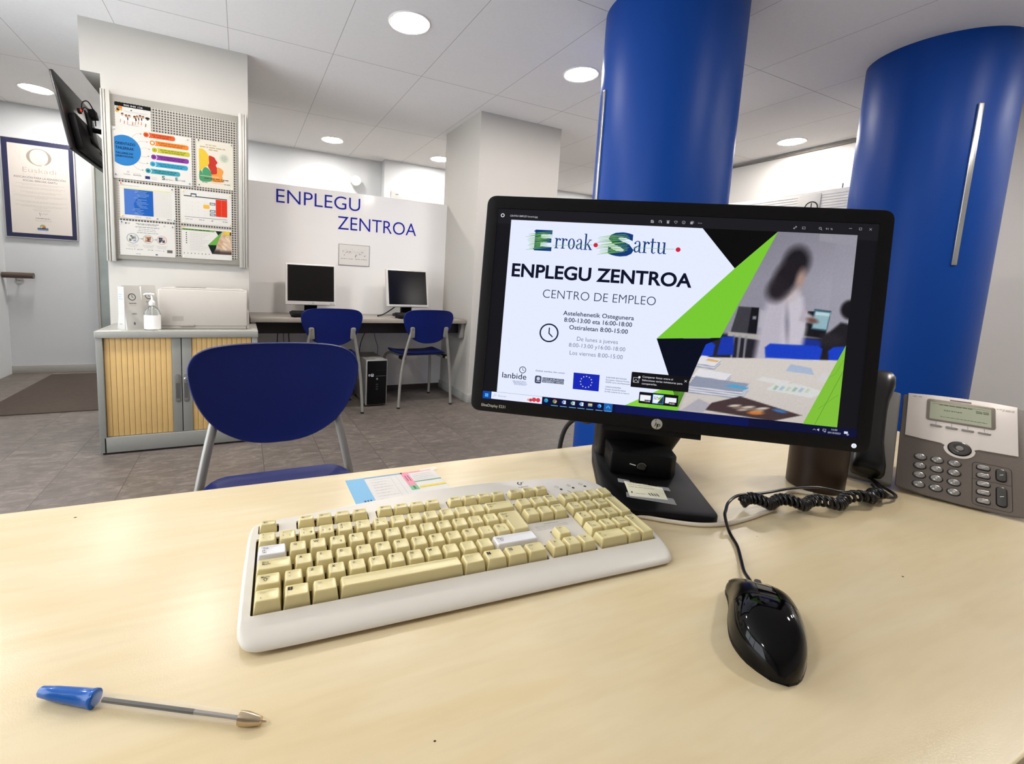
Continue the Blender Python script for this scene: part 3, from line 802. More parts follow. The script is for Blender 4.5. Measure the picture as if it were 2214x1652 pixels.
def three(cx, cy, r, cols):
    def fn(X, Y):
        P = Paint(X, Y, cols[0]); rn = random.Random(cols[0])
        for i in range(9): P.ell(cx + rn.uniform(-.7, .7) * r, cy + rn.uniform(-.7, .7) * r, r * rn.uniform(.15, .4), r * rn.uniform(.15, .4), cols[1 + i % (len(cols) - 1)], 0.3, rn.uniform(0, 180))
        P.mix((np.hypot(X - cx, Y - cy) - r * 0.93) / (r * 0.06), 'efece6')
        return P.C
    inv = t.matrix_basis.inverted()
    picture('round_picture', cx - r * 0.72, cy - r * 0.72, cx + r * 0.72, cy + r * 0.72, 30, 30, fn, t, inv @ F, z=Z)
three(0.065, 0.103, 0.025, ['d8d8d2', '6b6a52', 'b8bcb4', '3c3a38', '8aa0b8'])
three(0.144, 0.103, 0.022, ['b5764a', '8a4a2c', 'd9a878', '4a342a', 'c9c0b0'])
three(0.216, 0.103, 0.0225, ['2c3240', '0f1218', 'c9a088', '5a6a80', 'e0d0c4'])
pins(t, ((0.014, 0.196, '3b4a88'), (0.276, 0.188, '4a6a66')), F)
# hands leaflet
t, F, m = sheet('hands_leaflet', -0.341, 1.113, -0.056, 1.311, 'white sheet with green stripe and photo of hands, bottom right of the notice board', 'paper')
def H_(pts): return [(a / 1000 + 0.341, b / 1000 - 1.113) for a, b in pts]
m.flat(H_([(-340, 1290), (-158, 1289), (-148, 1299), (-340, 1300)]), ink('7fae5a'), Z, F); m.greek(0.01, 0.180, 0.15, 0.004, ink('35552c'), Z * 2, 2, F)
m.flat(H_([(-152, 1298), (-130, 1262), (-110, 1298)]), ink('1f2b26'), Z * 1.6, F)
m.flat(H_([(-110, 1298), (-195, 1205), (-146, 1207)]), ink('6fae48'), Z * 2.0, F)
m.flat(H_([(-195, 1205), (-146, 1207), (-150, 1185), (-171, 1147)]), ink('15241d'), Z * 1.8, F)
for k in range(11):
    m.greek(0.045, 0.160 - k * 0.0105, 0.115 - (k % 4) * 0.015, 0.0028, ink('cfccc6'), Z, k, F)
for k in range(6): m.flat(circ(0.026, 0.160 - k * 0.0125, 0.0035, 12), ink('4a4a48'), Z, F)
for k in range(8): m.flat(circ(0.012 + k * 0.02, 0.032, 0.003, 10), ink(['55555a', '8a8a88', '3a6a5a'][k % 3]), Z, F)
obj('paper', m, t, True)
def hands(X, Y):
    P = Paint(X, Y, 'c9b49a')
    P.ell(0.262, 0.178, 0.02, 0.012, 'f0cc20'); P.ell(0.245, 0.172, 0.014, 0.008, 'e8bf18'); P.ell(0.278, 0.172, 0.006, 0.01, '5a3a1c')
    for i, (a, b) in enumerate(((0.232, 0.160), (0.25, 0.150), (0.262, 0.135), (0.24, 0.13), (0.225, 0.115), (0.25, 0.1), (0.27, 0.11), (0.215, 0.09), (0.24, 0.078), (0.27, 0.085))):
        P.ell(a, b, 0.022, 0.0075, ['e6bfa0', 'd29a76', 'efd0b4'][i % 3], 0.3, -32 if i % 2 else -48)
    P.ell(0.258, 0.148, 0.009, 0.009, 'e9dcb0'); P.ell(0.258, 0.148, 0.004, 0.004, 'b89a4a')
    P.mix((0.068 - Y) / 0.02, '3a1f18', 0.9); P.mix((0.075 - Y) / 0.03 * (X < 0.215), '1f1512', 0.8)
    return P.C
# the picture shows right of the slanting edge, under the green and dark shapes
inv = t.matrix_basis.inverted()
def hands_clip():
    # grid clipped to the photo outline: rows from bottom to top with their own left edge
    rows = 60; cols = 44; V = []; Cc = []
    ys = np.linspace(0.036, 0.187, rows)
    lx = np.where(ys < 0.094, 0.170 + (0.195 - 0.170) * (ys - 0.036) / 0.058 , 0.195 + (0.231 - 0.195) * (ys - 0.094) / 0.093)
    S = np.linspace(0, 1, cols)
    X = lx[:, None] + (0.283 - lx)[:, None] * S[None]; Y = np.repeat(ys[:, None], cols, 1)
    return X, Y
X_, Y_ = hands_clip()
def grid_picture(name, X, Y, Cc, parent, M, emit, z):
    ny, nx = X.shape
    Cc = np.clip(Cc, 0, 1); Cl = np.where(Cc <= 0.04045, Cc / 12.92, ((Cc + 0.055) / 1.055) ** 2.4)
    V = np.stack([X.ravel(), Y.ravel(), np.full(X.size, z)], 1); Mn = np.array(M); Cl = Cl * 0.6; V = V @ Mn[:3, :3].T + Mn[:3, 3]
    i = np.arange(nx * ny).reshape(ny, nx); Fc = np.stack([i[:-1, :-1], i[:-1, 1:], i[1:, 1:], i[1:, :-1]], -1).reshape(-1, 4)
    me = D.meshes.new(name); me.from_pydata(V.tolist(), [], Fc.tolist())
    ca = me.color_attributes.new('Col', 'FLOAT_COLOR', 'POINT')
    ca.data.foreach_set('color', np.concatenate([Cl.reshape(-1, 3), np.ones((X.size, 1))], 1).ravel().astype(np.float32))
    me.materials.append(vcol_mat('picture_lit' if emit else 'picture_print', emit))
    o = D.objects.new(name, me); COL.objects.link(o); o.parent = parent
    return o
grid_picture('photo_print', X_, Y_, hands(X_, Y_), t, inv @ F, False, Z * 1.2)
pins(t, ((0.01, 0.194, 'c8a040'), (0.275, 0.19, 'd9d4c4'), (0.01, 0.01, 'd8d0a8')), F)
ink = _ink

# ------------------------------------------------------------------ wall television seen from behind
tv = thing('television', 'black flat television on the left pillar, seen from behind, with cables', 'television', (-0.80, 3.85, 1.62))
TOP = Vector((-0.955, 0, 2.120)); BOT = Vector((-0.880, 0, 1.700))
zz = (TOP - BOT).normalized(); yy = Vector((0, 1, 0)); nn = yy.cross(zz)      # nn points to +X, the back
TVF = fr((BOT.x, 3.49, BOT.z), yy, zz, nn)
Ht = (TOP - BOT).length; Wt = 0.74
TVB = mat('tv_back_black', '171312', rough=0.28, var=0.1, spec=0.5)
m = MB(); m.prism(fillet(rect(0, 0, Wt, Ht), 0.008, 3), -0.012, 0.006, TVB, 0.003, TVF); obj('panel', m, tv, True)
m = MB(); m.prism(fillet(rect(0.07, 0.012, Wt - 0.07, Ht * 0.52), 0.02, 4), 0.006, 0.045, BLACKP, 0.012, TVF); obj('electronics_cover', m, tv, True)
m = MB(); m.flat(rect(0.012, 0.012, Wt - 0.012, Ht - 0.012), GLOSSB, -0.0125, TVF); obj('screen', m, tv, True)
m = MB()
m.box((0.30, 0.10, 0.045), (0.44, 0.30, 0.055), BLACKP, 0.003, TVF)
m.tube([tuple(TVF @ Vector((0.37, 0.2, 0.05))), (-0.80, 3.86, 1.90), (-0.737, 3.86, 1.90)], 0.016, BLACKP, 10)
m.box((-0.748, 3.80, 1.80), (-0.736, 3.92, 2.0), BLACKP, 0.003)
obj('wall_bracket', m, tv, True)
m = MB(); m.box((0.135, 0.235, 0.044), (0.165, 0.262, 0.060), BLACKP, 0.003, TVF); obj('plug_box', m, tv, True)
m = MB(); m.lathe([(0.007, 0), (0.007, 0.004), (0.003, 0.006)], mat('red_led', '400000', rough=0.3, var=0, emit='ff2a1a', es=2.0), 14, TVF @ T(0.140, 0.25, 0.060)); obj('indicator_light', m, tv, True)
m = MB()
def tvp(a, b, c): return tuple(TVF @ Vector((a, b, c)))
for pts in ([(0.17, 0.26, 0.06), (0.19, 0.31, 0.07), (0.24, 0.33, 0.09), (0.28, 0.28, 0.10), (0.29, 0.2, 0.09)],
            [(0.17, 0.25, 0.06), (0.20, 0.285, 0.07), (0.235, 0.28, 0.08), (0.25, 0.22, 0.08), (0.25, 0.12, 0.06)],
            [(0.26, 0.10, 0.06), (0.22, 0.03, 0.10), (0.26, -0.01, 0.11), (0.30, 0.03, 0.08)],
            [(0.20, 0.12, 0.06), (0.23, 0.05, 0.09), (0.28, 0.0, 0.10), (0.33, 0.05, 0.07)]):
    m.tube([tvp(*q) for q in pts], 0.0032, RUBBER, 8, True, None, 6)
obj('cable', m, tv, True)
m = MB(); m.box((0.24, 0.24, 0.075), (0.32, 0.29, 0.11), BLACKP, 0.004, TVF); obj('set_top_box', m, tv, True)

# ------------------------------------------------------------------ framed certificate
ct = thing('framed_certificate', 'large navy framed certificate with a grey Q on the left rear wall', 'certificate', (-1.657, 5.62, 1.262))
NAVY = mat('navy_mount', '1d2046', rough=0.5, var=0.08, scale=120)
F = T(0, 5.606, 0) @ WALLF
m = MB(); m.prism(rect(-1.918, 1.262, -1.400, 2.141), -0.022, 0.0, mat('frame_silver_edge', 'c8c6c6', rough=0.3, metal=0.5), 0.003, F); obj('frame', m, ct, True)
m = MB(); m.prism(rect(-1.912, 1.270, -1.408, 2.134), 0.0, 0.002, NAVY, 0, F); obj('mount', m, ct, True)
m = MB(); m.prism(rect(-1.872, 1.306, -1.441, 2.091), 0.0015, 0.0028, mat('certificate_paper', 'd2cbc5', rough=0.45, var=0.01), 0, F)
z = 0.0034; GQ = ink('9c9388'); GT = ink('a79f98'); DK = ink('5f6066'); LG = ink('bcb6b1')
n = 60; qs = []
for i in range(n):
    a = math.radians(-62 + 345 * i / (n - 1)); wv = 0.007 + 0.017 * abs(math.cos(a)) ** 1.5
    qs.append(((-1.655 + (0.077 - wv / 2) * math.cos(a), 1.990 + (0.073 - 0.003) * math.sin(a), z), (-1.655 + (0.077 + wv / 2) * math.cos(a), 1.990 + (0.073 + 0.003) * math.sin(a), z)))
m.add([p for q in qs for p in q], [(2 * i, 2 * i + 1, 2 * i + 3, 2 * i + 2) for i in range(n - 1)], GQ, F)
m.line([(-1.665, 1.925), (-1.635, 1.934), (-1.607, 1.925), (-1.58, 1.918)], [0.002, 0.005, 0.004, 0.001], LG, z, F)
m.text('Euskadi', -1.774, 1.851, 0.236, 0.042, GT, z, off=-0.014, M=F)
for i, c in enumerate('2009'): m.text(c, -1.774 + i * 0.0755, 1.825, None, 0.016, LG, z, off=-0.01, M=F)
m.text('ASOCIACIÓN PARA LA REINSERCIÓN', -1.840, 1.797, 0.368, 0.0165, DK, z, off=0.004, M=F)
m.text('SOCIAL ERROAK-SARTU', -1.776, 1.769, 0.242, 0.0165, DK, z, off=0.004, M=F)
for k, (a, b) in enumerate(((-1.826, 1.747), (-1.838, 1.716), (-1.80, 1.676), (-1.844, 1.642), (-1.838, 1.592), (-1.84, 1.557))):
    m.greek(a, b, 2 * (-1.655 - a), 0.0042, LG, z, k, F); m.greek(a + 0.04, b - 0.010, 2 * (-1.655 - a) - 0.08, 0.0042, LG, z, k + 9, F)
    if k in (3, 5): m.greek(-1.70, b - 0.02, 0.09, 0.0042, LG, z, k + 20, F)
m.greek(-1.72, 1.522, 0.13, 0.004, LG, z, 30, F); m.greek(-1.71, 1.512, 0.11, 0.004, LG, z, 31, F)
m.line([(-1.675, 1.50), (-1.67, 1.475), (-1.66, 1.497), (-1.652, 1.48), (-1.64, 1.495), (-1.63, 1.483), (-1.615, 1.494)], 0.0022, DK, z, F)
m.line([(-1.672, 1.495), (-1.668, 1.465)], 0.002, DK, z, F)
m.greek(-1.702, 1.445, 0.104, 0.0045, DK, z, 32, F); m.greek(-1.71, 1.430, 0.12, 0.0045, LG, z, 33, F); m.greek(-1.705, 1.420, 0.115, 0.0045, LG, z, 34, F)
m.flat(circ(-1.655, 1.372, 0.021, 20), ink('8fa07c'), z, F); m.flat(circ(-1.647, 1.364, 0.013, 16), ink('c8742c'), z * 1.1, F); m.flat(circ(-1.662, 1.366, 0.010, 16), ink('dcc870'), z * 1.1, F)
m.flat(rect(-1.694, 1.353, -1.616, 1.360), ink('232a50'), z * 1.2, F); m.flat(rect(-1.694, 1.339, -1.616, 1.3525), ink('6d84bd'), z * 1.2, F)
obj('certificate_sheet', m, ct, True)
m = MB(); m.prism(rect(-1.914, 1.268, -1.406, 2.136), 0.0042, 0.0052, mat('thin_glazing', '202020', rough=0.03, var=0, alpha=0.03, spec=0.12), 0, F); obj('glass', m, ct, True)

# handrail stub
hr = thing('handrail', 'short brown tubular handrail on the left rear wall below the certificate', 'handrail', (-1.83, 5.55, 0.92))
m = MB(); m.tube([(XL + 0.005, 5.54, 0.92), (-1.722, 5.54, 0.92)], 0.026, mat('bronze_tube', '54463d', rough=0.35, metal=0.3), 20); obj('tube', m, hr, True)
m = MB(); m.tube([(-1.85, 5.54, 0.90), (-1.85, 5.56, 0.87), (-1.85, YB - 0.006, 0.87)], 0.008, STEEL, 8)
m.lathe([(0.03, 0), (0.03, 0.006)], STEEL, 16, T(-1.85, YB, 0.87) @ WALLF); obj('wall_bracket', m, hr, True)

# dark mat
m = MB(); m.prism(rect(-1.62, 4.045, -0.25, 5.484), 0, 0.008, mat('dark_mat', '41362e', rough=0.85, var=0.3, scale=38, bump=0.3), 0.003)
single('floor_mat', m, (-0.93, 4.76, 0), 'dark brown floor mat lying between the cabinet and the left rear wall', 'mat')

# alarm sounder and notice on the wall behind the partition
t = thing('wall_sounder', 'small round white sounder high on the rear wall above the partition', 'alarm', (1.215, YB, 2.165))
m = MB(); m.lathe([(0.036, 0), (0.036, 0.02), (0.03, 0.03), (0.03, 0.06)], WHITEP, 24, T(1.205, YB, 2.158) @ WALLF); obj('base', m, t, True)
m = MB(); m.lathe([(0.055, 0.06), (0.058, 0.075), (0.058, 0.105), (0.052, 0.112), (0.01, 0.114), (0.006, 0.110)], WHITEP, 32, T(1.205, YB, 2.158) @ WALLF); obj('head', m, t, True)
t = thing('wall_notice', 'wide pale notice on the rear wall, showing just above the partition', 'notice', (1.92, 5.498, 1.79))
m = MB(); F = T(1.615, 5.497, 1.79) @ WALLF
m.prism(rect(0, 0, 0.60, 0.300), 0, 0.003, mat('notice_grey', 'b4b3b1', rough=0.4, var=0.01), 0.001, F)
m.greek(0.055, 0.262, 0.045, 0.012, ink('77787a'), 0.0036, 1, F)
for k in range(7): m.greek(0.055, 0.245 - k * 0.014, 0.2 + 0.01 * k, 0.006, ink('a8a8a8'), 0.0036, k, F)
m.greek(0.48, 0.27, 0.045, 0.01, ink('8a8a8a'), 0.0036, 9, F)
for k in range(5): m.greek(0.34, 0.255 - k * 0.014, 0.19, 0.005, ink('b5b5b5'), 0.0036, k + 12, F)
obj('sheet', m, t, True)

# framed drawing on the partition
t = thing('framed_drawing', 'small thin-framed sketch with two captions under the blue lettering', 'picture', (0.905, 4.16, 1.145))
F = T(0.767, 4.165, 1.146) @ WALLF; w, h = 0.274, 0.184
m = MB(); m.prism(rect(0, 0, w, h), 0, 0.006, mat('frame_grey', '9c9994', rough=0.4, metal=0.3), 0.001, F); obj('frame', m, t, True)
m = MB(); m.prism(rect(0.005, 0.005, w - 0.005, h - 0.005), 0.005, 0.0066, mat('sketch_paper', 'e4e0da', rough=0.5, var=0.01), 0, F)
rn = random.Random(12); z = 0.0072
for cx, cy, n_, sx, sy in ((0.085, 0.115, 22, 0.05, 0.03), (0.2, 0.115, 22, 0.045, 0.03), (0.145, 0.11, 12, 0.03, 0.03)):
    for k in range(n_):
        a = cx + rn.gauss(0, sx / 2); b = cy + rn.gauss(0, sy / 2); q = rn.uniform(0, PI); l = rn.uniform(0.004, 0.012)
        m.line([(a, b), (a + l * math.cos(q), b + l * math.sin(q))], 0.0012, ink(rn.choice(['a8a29a', '8a847c', 'bfb9b0'])), z, F)
for a, b, c in ((0.065, 0.113, 'd8b88a'), (0.095, 0.108, 'e2c49c'), (0.1, 0.12, '8a7058'), (0.075, 0.118, 'a08a5c'), (0.05, 0.09, '8a94a8'), (0.04, 0.125, 'a89c94'), (0.205, 0.12, '77726c'), (0.185, 0.105, '8a847c'), (0.23, 0.09, '6a6a62')):
    m.flat(circ(a, b, 0.005, 10, 0.004), ink(c), z, F)
m.line([(0.145, 0.075), (0.152, 0.092), (0.16, 0.098)], [0.006, 0.005, 0.001], ink('6a6460'), z, F); m.line([(0.152, 0.092), (0.148, 0.1)], 0.002, ink('6a6460'), z, F)
for a, ww, b in ((0.02, 0.055, 0.060), (0.085, 0.04, 0.056), (0.145, 0.045, 0.056), (0.195, 0.012, 0.054), (0.212, 0.045, 0.052)): m.greek(a, 0.056, ww, 0.005, ink('a5a29b'), z, int(a * 999), F)
obj('sketch', m, t, True)

# clock-symbol sign on the rear partition
t = thing('clock_sign', 'grey sign with a dark clock symbol on the white partition, cut by the monitor top', 'sign', (3.545, 1.955, 1.60))
F = fr((3.5465, 2.025, 0), (0, -1, 0), (0, 0, 1), (-1, 0, 0))
m = MB(); m.prism(rect(0, 1.56, 0.145, 1.757), 0, 0.003, mat('sign_grey', 'd6d3ce', rough=0.4, var=0.01), 0.001, F)
m.ring(0.092, 1.664, 0.040, 0.008, ink('3a3830'), 0.0036, 40, F); m.line([(0.092, 1.696), (0.092, 1.662), (0.104, 1.657)], 0.007, ink('3a3830'), 0.0036, F)
m.text('lanbide', 0.0725, 1.575, 0.1, 0.022, ink('3a3830'), 0.0036, align='C', M=F)
obj('plate', m, t, True)

# ------------------------------------------------------------------ far worktop
WTOP = mat('grey_worktop', '9c958b', rough=0.35, var=0.04, scale=50)
wt = thing('wall_worktop', 'long grey worktop with dark skirt board along the partition', 'desk', (0.92, 3.9, 0.69))
m = MB(); m.box((0.055, 3.62, 0.688), (1.776, 4.163, 0.720), WTOP, 0.002); obj('worktop', m, wt, True)
m = MB(); m.box((0.06, 3.715, 0.596), (1.772, 3.735, 0.688), mat('dark_skirt', '1c1414', rough=0.45, var=0.1)); obj('skirt_board', m, wt, True)
for x in (1.757, 0.075):
    m = MB(); m.loft([[(x - 0.015, 3.645, 0.688), (x - 0.015, 3.66, 0.56), (x - 0.015, 3.69, 0.55), (x - 0.015, 3.72, 0.688)], [(x + 0.015, 3.645, 0.688), (x + 0.015, 3.66, 0.56), (x + 0.015, 3.69, 0.55), (x + 0.015, 3.72, 0.688)]], SKIRT)
    m.box((x - 0.012, 3.70, 0.55), (x + 0.012, 4.163, 0.688), SKIRT, 0.002)
    obj('bracket', m, wt, True)
# hanging cables under the worktop
def cab_(pts, label, r=0.0035, c=RUBBER):
    m = MB(); m.tube(pts, r, c, 8, True, None, 8)
    single('cable', m, pts[0], label, 'cable', 'cables hanging under the far worktop')
cab_([(0.283, 4.05, 0.69), (0.262, 4.03, 0.55), (0.262, 4.05, 0.30), (0.268, 4.10, 0.006)], 'leftmost dark cable hanging under the far worktop beside the cabinet')
cab_([(0.318, 4.06, 0.69), (0.309, 4.04, 0.55), (0.319, 4.06, 0.30), (0.32, 4.11, 0.006)], 'middle thin cable hanging under the far worktop, left of the left blue chair', 0.0025, mat('grey_cable', '55504c', rough=0.6))
cab_([(0.335, 4.05, 0.69), (0.348, 4.03, 0.55), (0.36, 4.05, 0.30), (0.37, 4.11, 0.006)], 'dark cable hanging closest to the left blue chair under the worktop')
cab_([(1.02, 4.09, 0.686), (1.03, 4.09, 0.61), (0.985, 4.09, 0.53), (0.955, 4.09, 0.43), (0.96, 4.10, 0.33)], 'dark cable dropping from the worktop to the back of the computer tower')
cab_([(1.06, 4.09, 0.686), (1.065, 4.09, 0.62), (1.095, 4.09, 0.5), (1.12, 4.09, 0.4), (1.10, 4.12, 0.25)], 'thin cable dropping right of the tower from the worktop', 0.0025, MATS['grey_cable'])

# ------------------------------------------------------------------ computer tower
tw = thing('computer_tower', 'grey and black computer tower on the floor under the far worktop', 'computer', (0.99, 3.85, 0))
SIDE = mat('tower_grey', '918f89', rough=0.4, metal=0.35, var=0.05)
m = MB(); m.box((0.905, 3.66, 0.012), (1.075, 4.06, 0.385), SIDE, 0.003); obj('case', m, tw, True)
m = MB(); m.box((0.903, 3.635, 0.012), (1.079, 3.662, 0.387), mat('tower_trim', 'b9b7b2', rough=0.3, metal=0.4), 0.004); obj('front_trim', m, tw, True)
m = MB(); m.prism(fillet(rect(0.913, 0.016, 1.073, 0.378), 0.006, 3), 0, 0.006, BLACKP, 0.002, T(0, 3.635, 0) @ WALLF); tf = obj('front_panel', m, tw, True)
m = MB(); F = T(0, 3.6285, 0) @ WALLF
m.line([(0.982, 0.253), (1.066, 0.253)], 0.0012, SKIRT, 0, F); m.line([(0.982, 0.300), (1.066, 0.300)], 0.0008, mat('dim_line', '3a3a3c', rough=0.5), 0, F)
m.flat(circ(0.930, 0.262, 0.009, 16), WHITEP, 0.0003, F); m.flat(circ(0.930, 0.262, 0.005, 16), ink('2a3a70'), 0.0006, F)
m.flat(rect(0.944, 0.250, 0.964, 0.273), WHITEP, 0.0003, F); m.flat(rect(0.948, 0.258, 0.960, 0.270), ink('3a7ab0'), 0.0006, F)
m.flat(circ(0.994, 0.230, 0.008, 20), SKIRT, 0.0003, F); m.text('hp', 0.994, 0.2265, 0.010, 0.008, ink('1a1a1a'), 0.0006, align='C', M=F, sl=0.2)
for zc in (0.185, 0.165, 0.145): m.flat(rect(0.985, zc - 0.003, 1.003, zc + 0.003), mat('dim_port', '4a4a4c', rough=0.5), 0.0003, F)
obj('ports_and_badges', m, tf, True)
m = MB(); m.box((0.99, 3.67, 0.385), (1.065, 3.70, 0.3866), PAPER); obj('label_strip', m, tw, True)
for x in (0.92, 1.06):
    for y in (3.69, 4.03):
        m = MB(); m.box((x - 0.012, y - 0.02, 0), (x + 0.012, y + 0.02, 0.013), RUBBER); obj('foot', m, tw, True)

# ------------------------------------------------------------------ two old square monitors
SILV = mat('monitor_silver', 'd9d6d0', rough=0.4, metal=0.15, var=0.02)
SCRN = mat('dark_lcd', '0d0908', rough=0.22, var=0, spec=0.35)
def old_monitor(x, y, rz, tilt, roll, label, kind):
    t = thing('computer_monitor', label, 'monitor', (x, y, 0.720), rz, 'silver square monitors on the far worktop')
    w, h = 0.392, 0.335; lb = 0.03 if kind == 0 else 0.02
    Mm = T(0, 0, 0.248) @ RX(tilt) @ RY(roll) @ WALLF
    m = MB(); m.prism(fillet(rect(-w / 2, -h / 2, w / 2, h / 2), 0.008, 4), -0.018, 0.018, SILV, 0.005, Mm)
    m.prism(fillet(rect(-0.14, -0.12, 0.14, 0.12), 0.03, 4), -0.055, -0.018, SILV, 0.01, Mm); obj('housing', m, t)
    m = MB(); m.prism(rect(-w / 2 + 0.016, -h / 2 + lb, w / 2 - 0.016, h / 2 - 0.014), 0.017, 0.0185, SCRN, 0, Mm); obj('screen', m, t)
    m = MB(); m.flat(circ(0.015, -h / 2 + lb / 2, 0.0045, 16), STEEL, 0.0186, Mm); m.ring(0.015, -h / 2 + lb / 2, 0.006, 0.0015, SKIRT, 0.0187, 18, Mm); obj('button', m, t)
    if kind == 0:
        m = MB(); m.greek(0.145, -h / 2 + 0.009, 0.036, 0.005, ink('8a8884'), 0.0187, 4, Mm); obj('brand_mark', m, t)
    m = MB(); m.box((-0.05, -0.005, 0.02), (0.05, 0.03, 0.20), BLACKP, 0.008); obj('stand_neck', m, t)
    m = MB(); m.prism(fillet(rect(-0.11, -0.08, 0.11, 0.10), 0.05, 6), 0, 0.02, BLACKP, 0.006); obj('stand_base', m, t)
    return t
old_monitor(0.512, 3.955, -3, -8, 0.0, 'silver square monitor with thick lower bezel behind the left blue chair', 0)
old_monitor(1.335, 3.955, 3, -12, 0.0, 'silver square monitor with thin bezel behind the right blue chair', 1)
def far_keyboard(x, y, rz, label):
    t = thing('keyboard', label, 'keyboard', (x, y, 0.720), rz, 'black keyboards on the far worktop')
    M_ = RX(7)
    m = MB(); m.prism(fillet(rect(-0.22, -0.075, 0.22, 0.075), 0.012, 4), 0.012, 0.03, BLACKP, 0.005, M_); obj('case', m, t)
    m = MB()
    for r in range(6):
        for c in range(22):
            a = -0.205 + c * 0.0188; b = -0.055 + r * 0.0205
            m.prism(rect(a, b, a + 0.0165, b + 0.0175), 0.03, 0.037, RUBBER, 0, M_)
    o = obj('keys', m, t); o['kind'] = 'stuff'
    for sx in (-0.19, 0.19):
        m = MB(); m.box((sx - 0.01, 0.05, 0), (sx + 0.01, 0.06, 0.03), BLACKP); obj('foot', m, t)
        m = MB(); m.box((sx - 0.01, -0.07, 0), (sx + 0.01, -0.06, 0.008), BLACKP); obj('foot', m, t)
far_keyboard(0.555, 3.76, 1, 'black keyboard in front of the left silver monitor')
far_keyboard(1.385, 3.74, 3, 'black keyboard in front of the right silver monitor')
def far_mouse(x, y, rz, label):
    t = thing('computer_mouse', label, 'mouse', (x, y, 0.720), rz, 'black mice on the far worktop')
    m = MB(); R = []
    for i in range(9):
        u = i / 8; yy_ = -0.055 + 0.11 * u; k = math.sin(PI * (0.06 + 0.88 * u)) ** 0.6
        R.append([(0.031 * k * math.cos(a), yy_, 0.034 * k * math.sin(a)) for a in np.linspace(0, PI, 12)])
    m.loft(R, BLACKP, M=None); obj('shell', m, t)
    m = MB(); m.tube([(0, 0.05, 0.01), (0.0, 0.09, 0.012), (0.01, 0.13, 0.006), (0.0, 0.2, 0.004)], 0.002, RUBBER, 6, True, None, 5); obj('cord', m, t)
far_mouse(0.825, 3.70, 0, 'black mouse just right of the left blue chair back')
far_mouse(1.650, 3.70, 0, 'black mouse at the right end of the far worktop')
m = MB(); m.tube([(1.25, 4.02, 0.80), (1.17, 3.96, 0.76), (1.10, 3.90, 0.735), (1.05, 3.86, 0.728)], [0.005, 0.005, 0.006, 0.008], RUBBER, 8, True, None, 5)
single('cable', m, (1.05, 3.86, 0.722), 'black video cable with plug lying left of the right silver monitor', 'cable')

